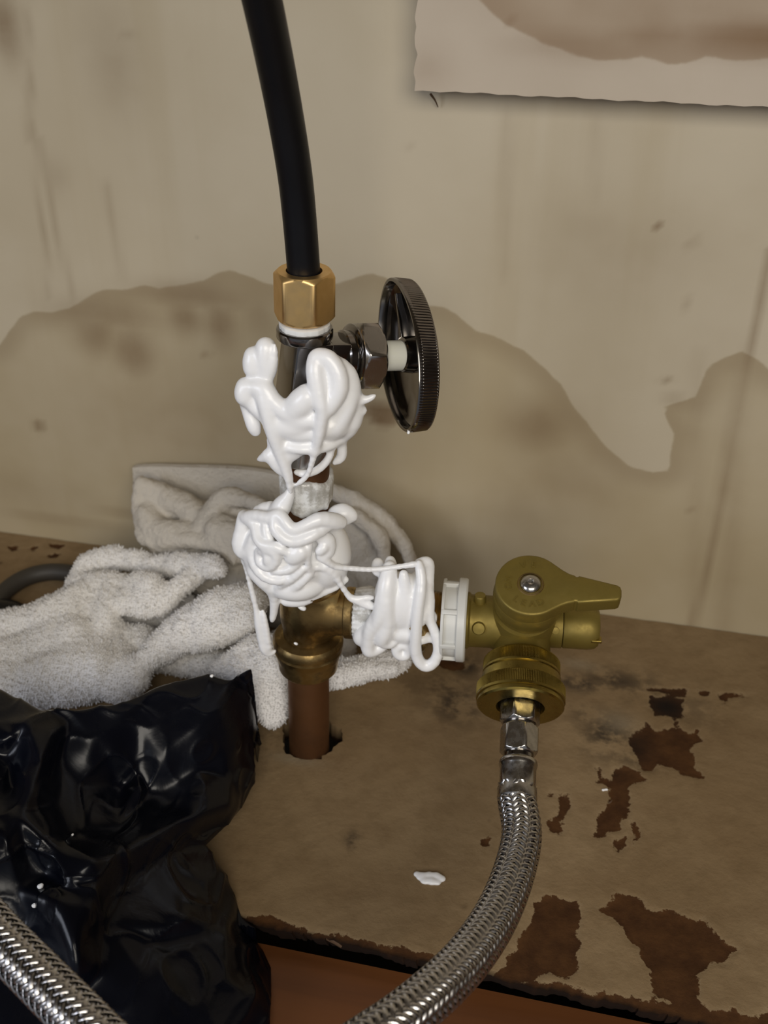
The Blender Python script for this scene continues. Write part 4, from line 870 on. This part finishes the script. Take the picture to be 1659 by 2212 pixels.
# ------------------------------------------------------------------ black bin bag: creased film
BG = [ # (px, py, height above the floorboard)
 (547, 1437, 5.0), (530, 1462, 4.6), (500, 1462, 4.7), (448, 1446, 5.0), (374, 1463, 5.2), (318, 1486, 5.3), (262, 1508, 5.5), (150, 1523, 5.8), (93, 1527, 5.9), (40, 1495, 6.0), (0, 1471, 6.2), (-90, 1440, 6.2),
 (538, 1480, 3.9), (547, 1523, 3.0), (549, 1600, 1.7), (549, 1691, .9), (523, 1744, .8), (490, 1782, .9), (445, 1826, 1.3), (482, 1882, .7), (508, 1934, .3), (523, 1998, -.4), (568, 2054, -.9), (585, 2091, -.9), (586, 2150, -.6), (583, 2211, -.5), (570, 2330, -.5), (500, 2480, -.7),
 (430, 1568, 4.35), (480, 1520, 4.5), (355, 1624, 4.0), (300, 1665, 3.4), (400, 1520, 4.75), (300, 1560, 4.75), (262, 1700, 2.9), (330, 1720, 2.7), (420, 1660, 3.1), (440, 1690, 2.85), (500, 1610, 3.1), (500, 1680, 2.2),
 (205, 1598, 5.0), (150, 1560, 5.4), (300, 1700, 3.3), (112, 1587, 6.0), (86, 1643, 6.0), (67, 1699, 5.9), (41, 1759, 5.7), (11, 1811, 5.5), (56, 1564, 6.3), (130, 1650, 4.6), (120, 1740, 4.4), (180, 1700, 3.9), (20, 1640, 5.2), (30, 1700, 5.0), (-10, 1740, 5.4), (5, 1600, 6.1), (-80, 1600, 6.), (-80, 1750, 5.6),
 (500, 1740, 2.0), (430, 1760, 2.8), (374, 1780, 3.2), (299, 1822, 3.7), (243, 1848, 4.2), (213, 1897, 4.2), (187, 1960, 4.1), (164, 2073, 3.6), (360, 1740, 2.5), (250, 1790, 3.1), (420, 1800, 1.9), (360, 1850, 2.4), (280, 1900, 2.9), (230, 1990, 2.9), (470, 1880, 1.2),
 (150, 1800, 4.0), (127, 1837, 4.8), (194, 1859, 4.7), (150, 1923, 4.2), (120, 1950, 4.4), (60, 1850, 4.5), (40, 1920, 4.0), (-60, 1880, 4.8), (100, 1890, 3.9), (60, 1985, 3.2),
 (350, 2000, 2.4), (380, 1980, 2.35), (330, 2040, 2.1), (420, 1950, 1.85), (450, 2010, 1.45), (300, 2100, 2.2), (270, 2140, 2.15), (350, 2120, 2.05), (420, 2130, 1.4), (490, 2020, 1.2), (500, 2120, 1.0), (540, 2150, .5), (220, 2100, 2.4), (150, 2180, 2.0), (100, 2100, 2.2), (20, 2060, 2.6), (-80, 2000, 3.6), (200, 2260, 1.6), (330, 2300, 1.4), (450, 2300, .6), (60, 2260, 1.8), (-80, 2160, 2.4), (-100, 2330, 1.6), (150, 2450, 1.2), (330, 2480, .5), (-150, 1500, 6.), (-160, 1700, 6.), (-160, 1900, 5.), (-170, 2150, 2.6)]
BP = np.array([at_floor(a, b, c) for a, b, c in BG])
# triangulate in the plane seen from above the room side; heights stay the real ones
uv = [Vector(((p-CAM)@CR/((p-CAM)@CF)*10, (p-CAM)@CU/((p-CAM)@CF)*10)) for p in BP]
ol = list(range(12)); rightside = list(range(12, 28)); lo_left = [len(BG)-6, len(BG)-5][::-1]
_, _, tri, _, _, _ = mgeo.delaunay_2d_cdt(uv, [], [], 0, 1e-5)
P2 = np.array([(a, b) for a, b, c in BG], float)
outline_px = [(547, 1437), (500, 1462), (448, 1446), (374, 1463), (318, 1486), (262, 1508), (150, 1523), (93, 1527), (40, 1495), (0, 1471), (-90, 1440), (-150, 1500), (-160, 1700), (-160, 1900), (-170, 2150), (-100, 2330), (150, 2450), (330, 2480), (500, 2480), (570, 2330), (583, 2211), (586, 2150), (585, 2091), (568, 2054), (523, 1998), (508, 1934), (482, 1882), (445, 1826), (490, 1782), (523, 1744), (549, 1691), (549, 1600), (547, 1523), (538, 1480)]
tr = [t_ for t_ in tri if poly_sdf(np.array([P2[list(t_), 0].mean()]), np.array([P2[list(t_), 1].mean()]), outline_px)[0] > 0]
bm = bmesh.new(); vs = [bm.verts.new(p) for p in BP]
for t_ in tr: bm.faces.new([vs[i] for i in t_])
for v_ in [v_ for v_ in bm.verts if not v_.link_faces]: bm.verts.remove(v_)
bmesh.ops.recalc_face_normals(bm, faces=bm.faces)
# back of the heap drops behind to the floor: extrude the upper rim down
rim = [e for e in bm.edges if len(e.link_faces) == 1]
top_e = [e for e in rim if all(v_.co.z > 1.5 for v_ in e.verts)]
ex = bmesh.ops.extrude_edge_only(bm, edges=top_e); 
for g in ex['geom']:
    if isinstance(g, bmesh.types.BMVert): g.co += Vector((Fh*.5).tolist()); g.co.z = max(.05, g.co.z-4.5) if g.co.y < 3.5 else max(.05, g.co.z-3.)
for _i in range(3): bmesh.ops.subdivide_edges(bm, edges=list(bm.edges), cuts=1, use_grid_fill=True)
for _i in range(5): bmesh.ops.smooth_vert(bm, verts=[v_ for v_ in bm.verts if not v_.is_boundary], factor=.5, use_axis_x=True, use_axis_y=True, use_axis_z=True)
bmesh.ops.subdivide_edges(bm, edges=list(bm.edges), cuts=1, use_grid_fill=True)
bmesh.ops.smooth_vert(bm, verts=[v_ for v_ in bm.verts if not v_.is_boundary], factor=.5, use_axis_x=True, use_axis_y=True, use_axis_z=True)
bm.normal_update()
Vc = np.array([v_.co[:] for v_ in bm.verts]); Nc = np.array([v_.normal[:] for v_ in bm.verts]); inn = np.array([0. if v_.is_boundary else 1. for v_ in bm.verts])
rd_ = lambda s, sh: np.abs(wob(Vc[:, 0]+sh, Vc[:, 1]-sh, Vc[:, 2]*1.3, s))
disp = (.10*np.exp(-rd_(3.2, 0)*9)+.05*np.exp(-rd_(1.8, 5)*9)+.03*wob(Vc[:, 0], Vc[:, 1], Vc[:, 2], 2.2))*inn
Vc = Vc+Nc*disp[:, None]; bm.verts.index_update(); Fb = [tuple(v_.index for v_ in f.verts) for f in bm.faces]; bm.free()
inb = Vc[:, 1] < -8.7; Vc[:, 2] = np.maximum(Vc[:, 2], np.where(inb, -.88, .03))
bag = mesh_obj('bin_bag', Vc, Fb, M['film'], ang=60, label='crumpled black plastic bin bag lying in front of the towel', cat='bag')
so = bag.modifiers.new('film', 'SOLIDIFY'); so.thickness = .0002; so.offset = -1
pr = []
for px, py, rx, ry, z in [(-150, 1345, 90, 60, .5), (-60, 1335, 80, 45, .6), (0, 1326, 50, 30, .55), (38, 1323, 34, 16, .3)]:
    c = at_floor(px, py, z*.5); q = pxcm(c); pr.append(('e', c, (rx*q, ry*q*1.4, z)))
V, Fc = soft(pr, .09, .25, noise=lambda x, y, z: (.05*wob(x, y, z, .9)).astype(np.float32)); V[:, 2] = np.maximum(V[:, 2], .03)
mesh_obj('plastic_film', V, Fc, M['film'], ang=None, label='corner of black plastic film on the floorboard between the grey cable and the towel', cat='plastic film')
def near_bag(px, py):
    s = Vc-CAM; d = s@CF; ok = d > 1; X_ = 829.5+FPX*(s@CR)/d; Y_ = 1106-FPX*(s@CU)/d
    return Vc[np.argmin(np.where(ok, np.hypot(X_-px, Y_-py), 1e9))]
for px, py, r, lb_ in [(88, 1917, 7, 'larger of two white foam droplets on the black bag beside the braided hose'), (75, 1956, 6, 'smaller of two white foam droplets on the black bag beside the braided hose'), (458, 1461, 4, 'tiny white foam droplet on the black bag edge next to the towel'), (158, 1805, 3, 'tiniest white foam droplet, in a middle fold of the black bag')]:
    P = near_bag(px, py); s = pxcm(P); V, Fc = soft([('e', P+ZZ*r*s*.3, (r*s, r*s*.8, r*s*.8)), ('e', P+ZZ*r*s*.3+CR*r*s*.5+CU*r*s*.6, (r*s*.6, r*s*.5, r*s*.5))], .02, .04)
    mesh_obj('foam_droplet', V, Fc, M['foam'], ang=None, label=lb_, cat='foam')

# ------------------------------------------------------------------ splinters
def splinter(P, Q, r, label):
    C = spline(np.array([P, (np.asarray(P)+np.asarray(Q))/2+np.array([.03, -.02, .02]), Q]), .1); V, Fc = tube(C, np.linspace(r, r*.4, len(C)), 6)
    mesh_obj('splinter', V, Fc, M['splinter'], label=label, cat='splinter')
splinter(at_y(930, 203, WALL_Y-.5), at_y(946, 231, WALL_Y-.15), .05, 'thin dark splinter sticking out below the pale board')
splinter(at_floor(1315, 1735, .04), at_floor(1322, 1728, .10), .04, 'pale splinter at the edge of a peeled brown patch')
splinter(at_floor(705, 2022, -.15), at_floor(738, 2045, -.35), .12, 'torn wood chip on the ragged front edge of the floorboard')
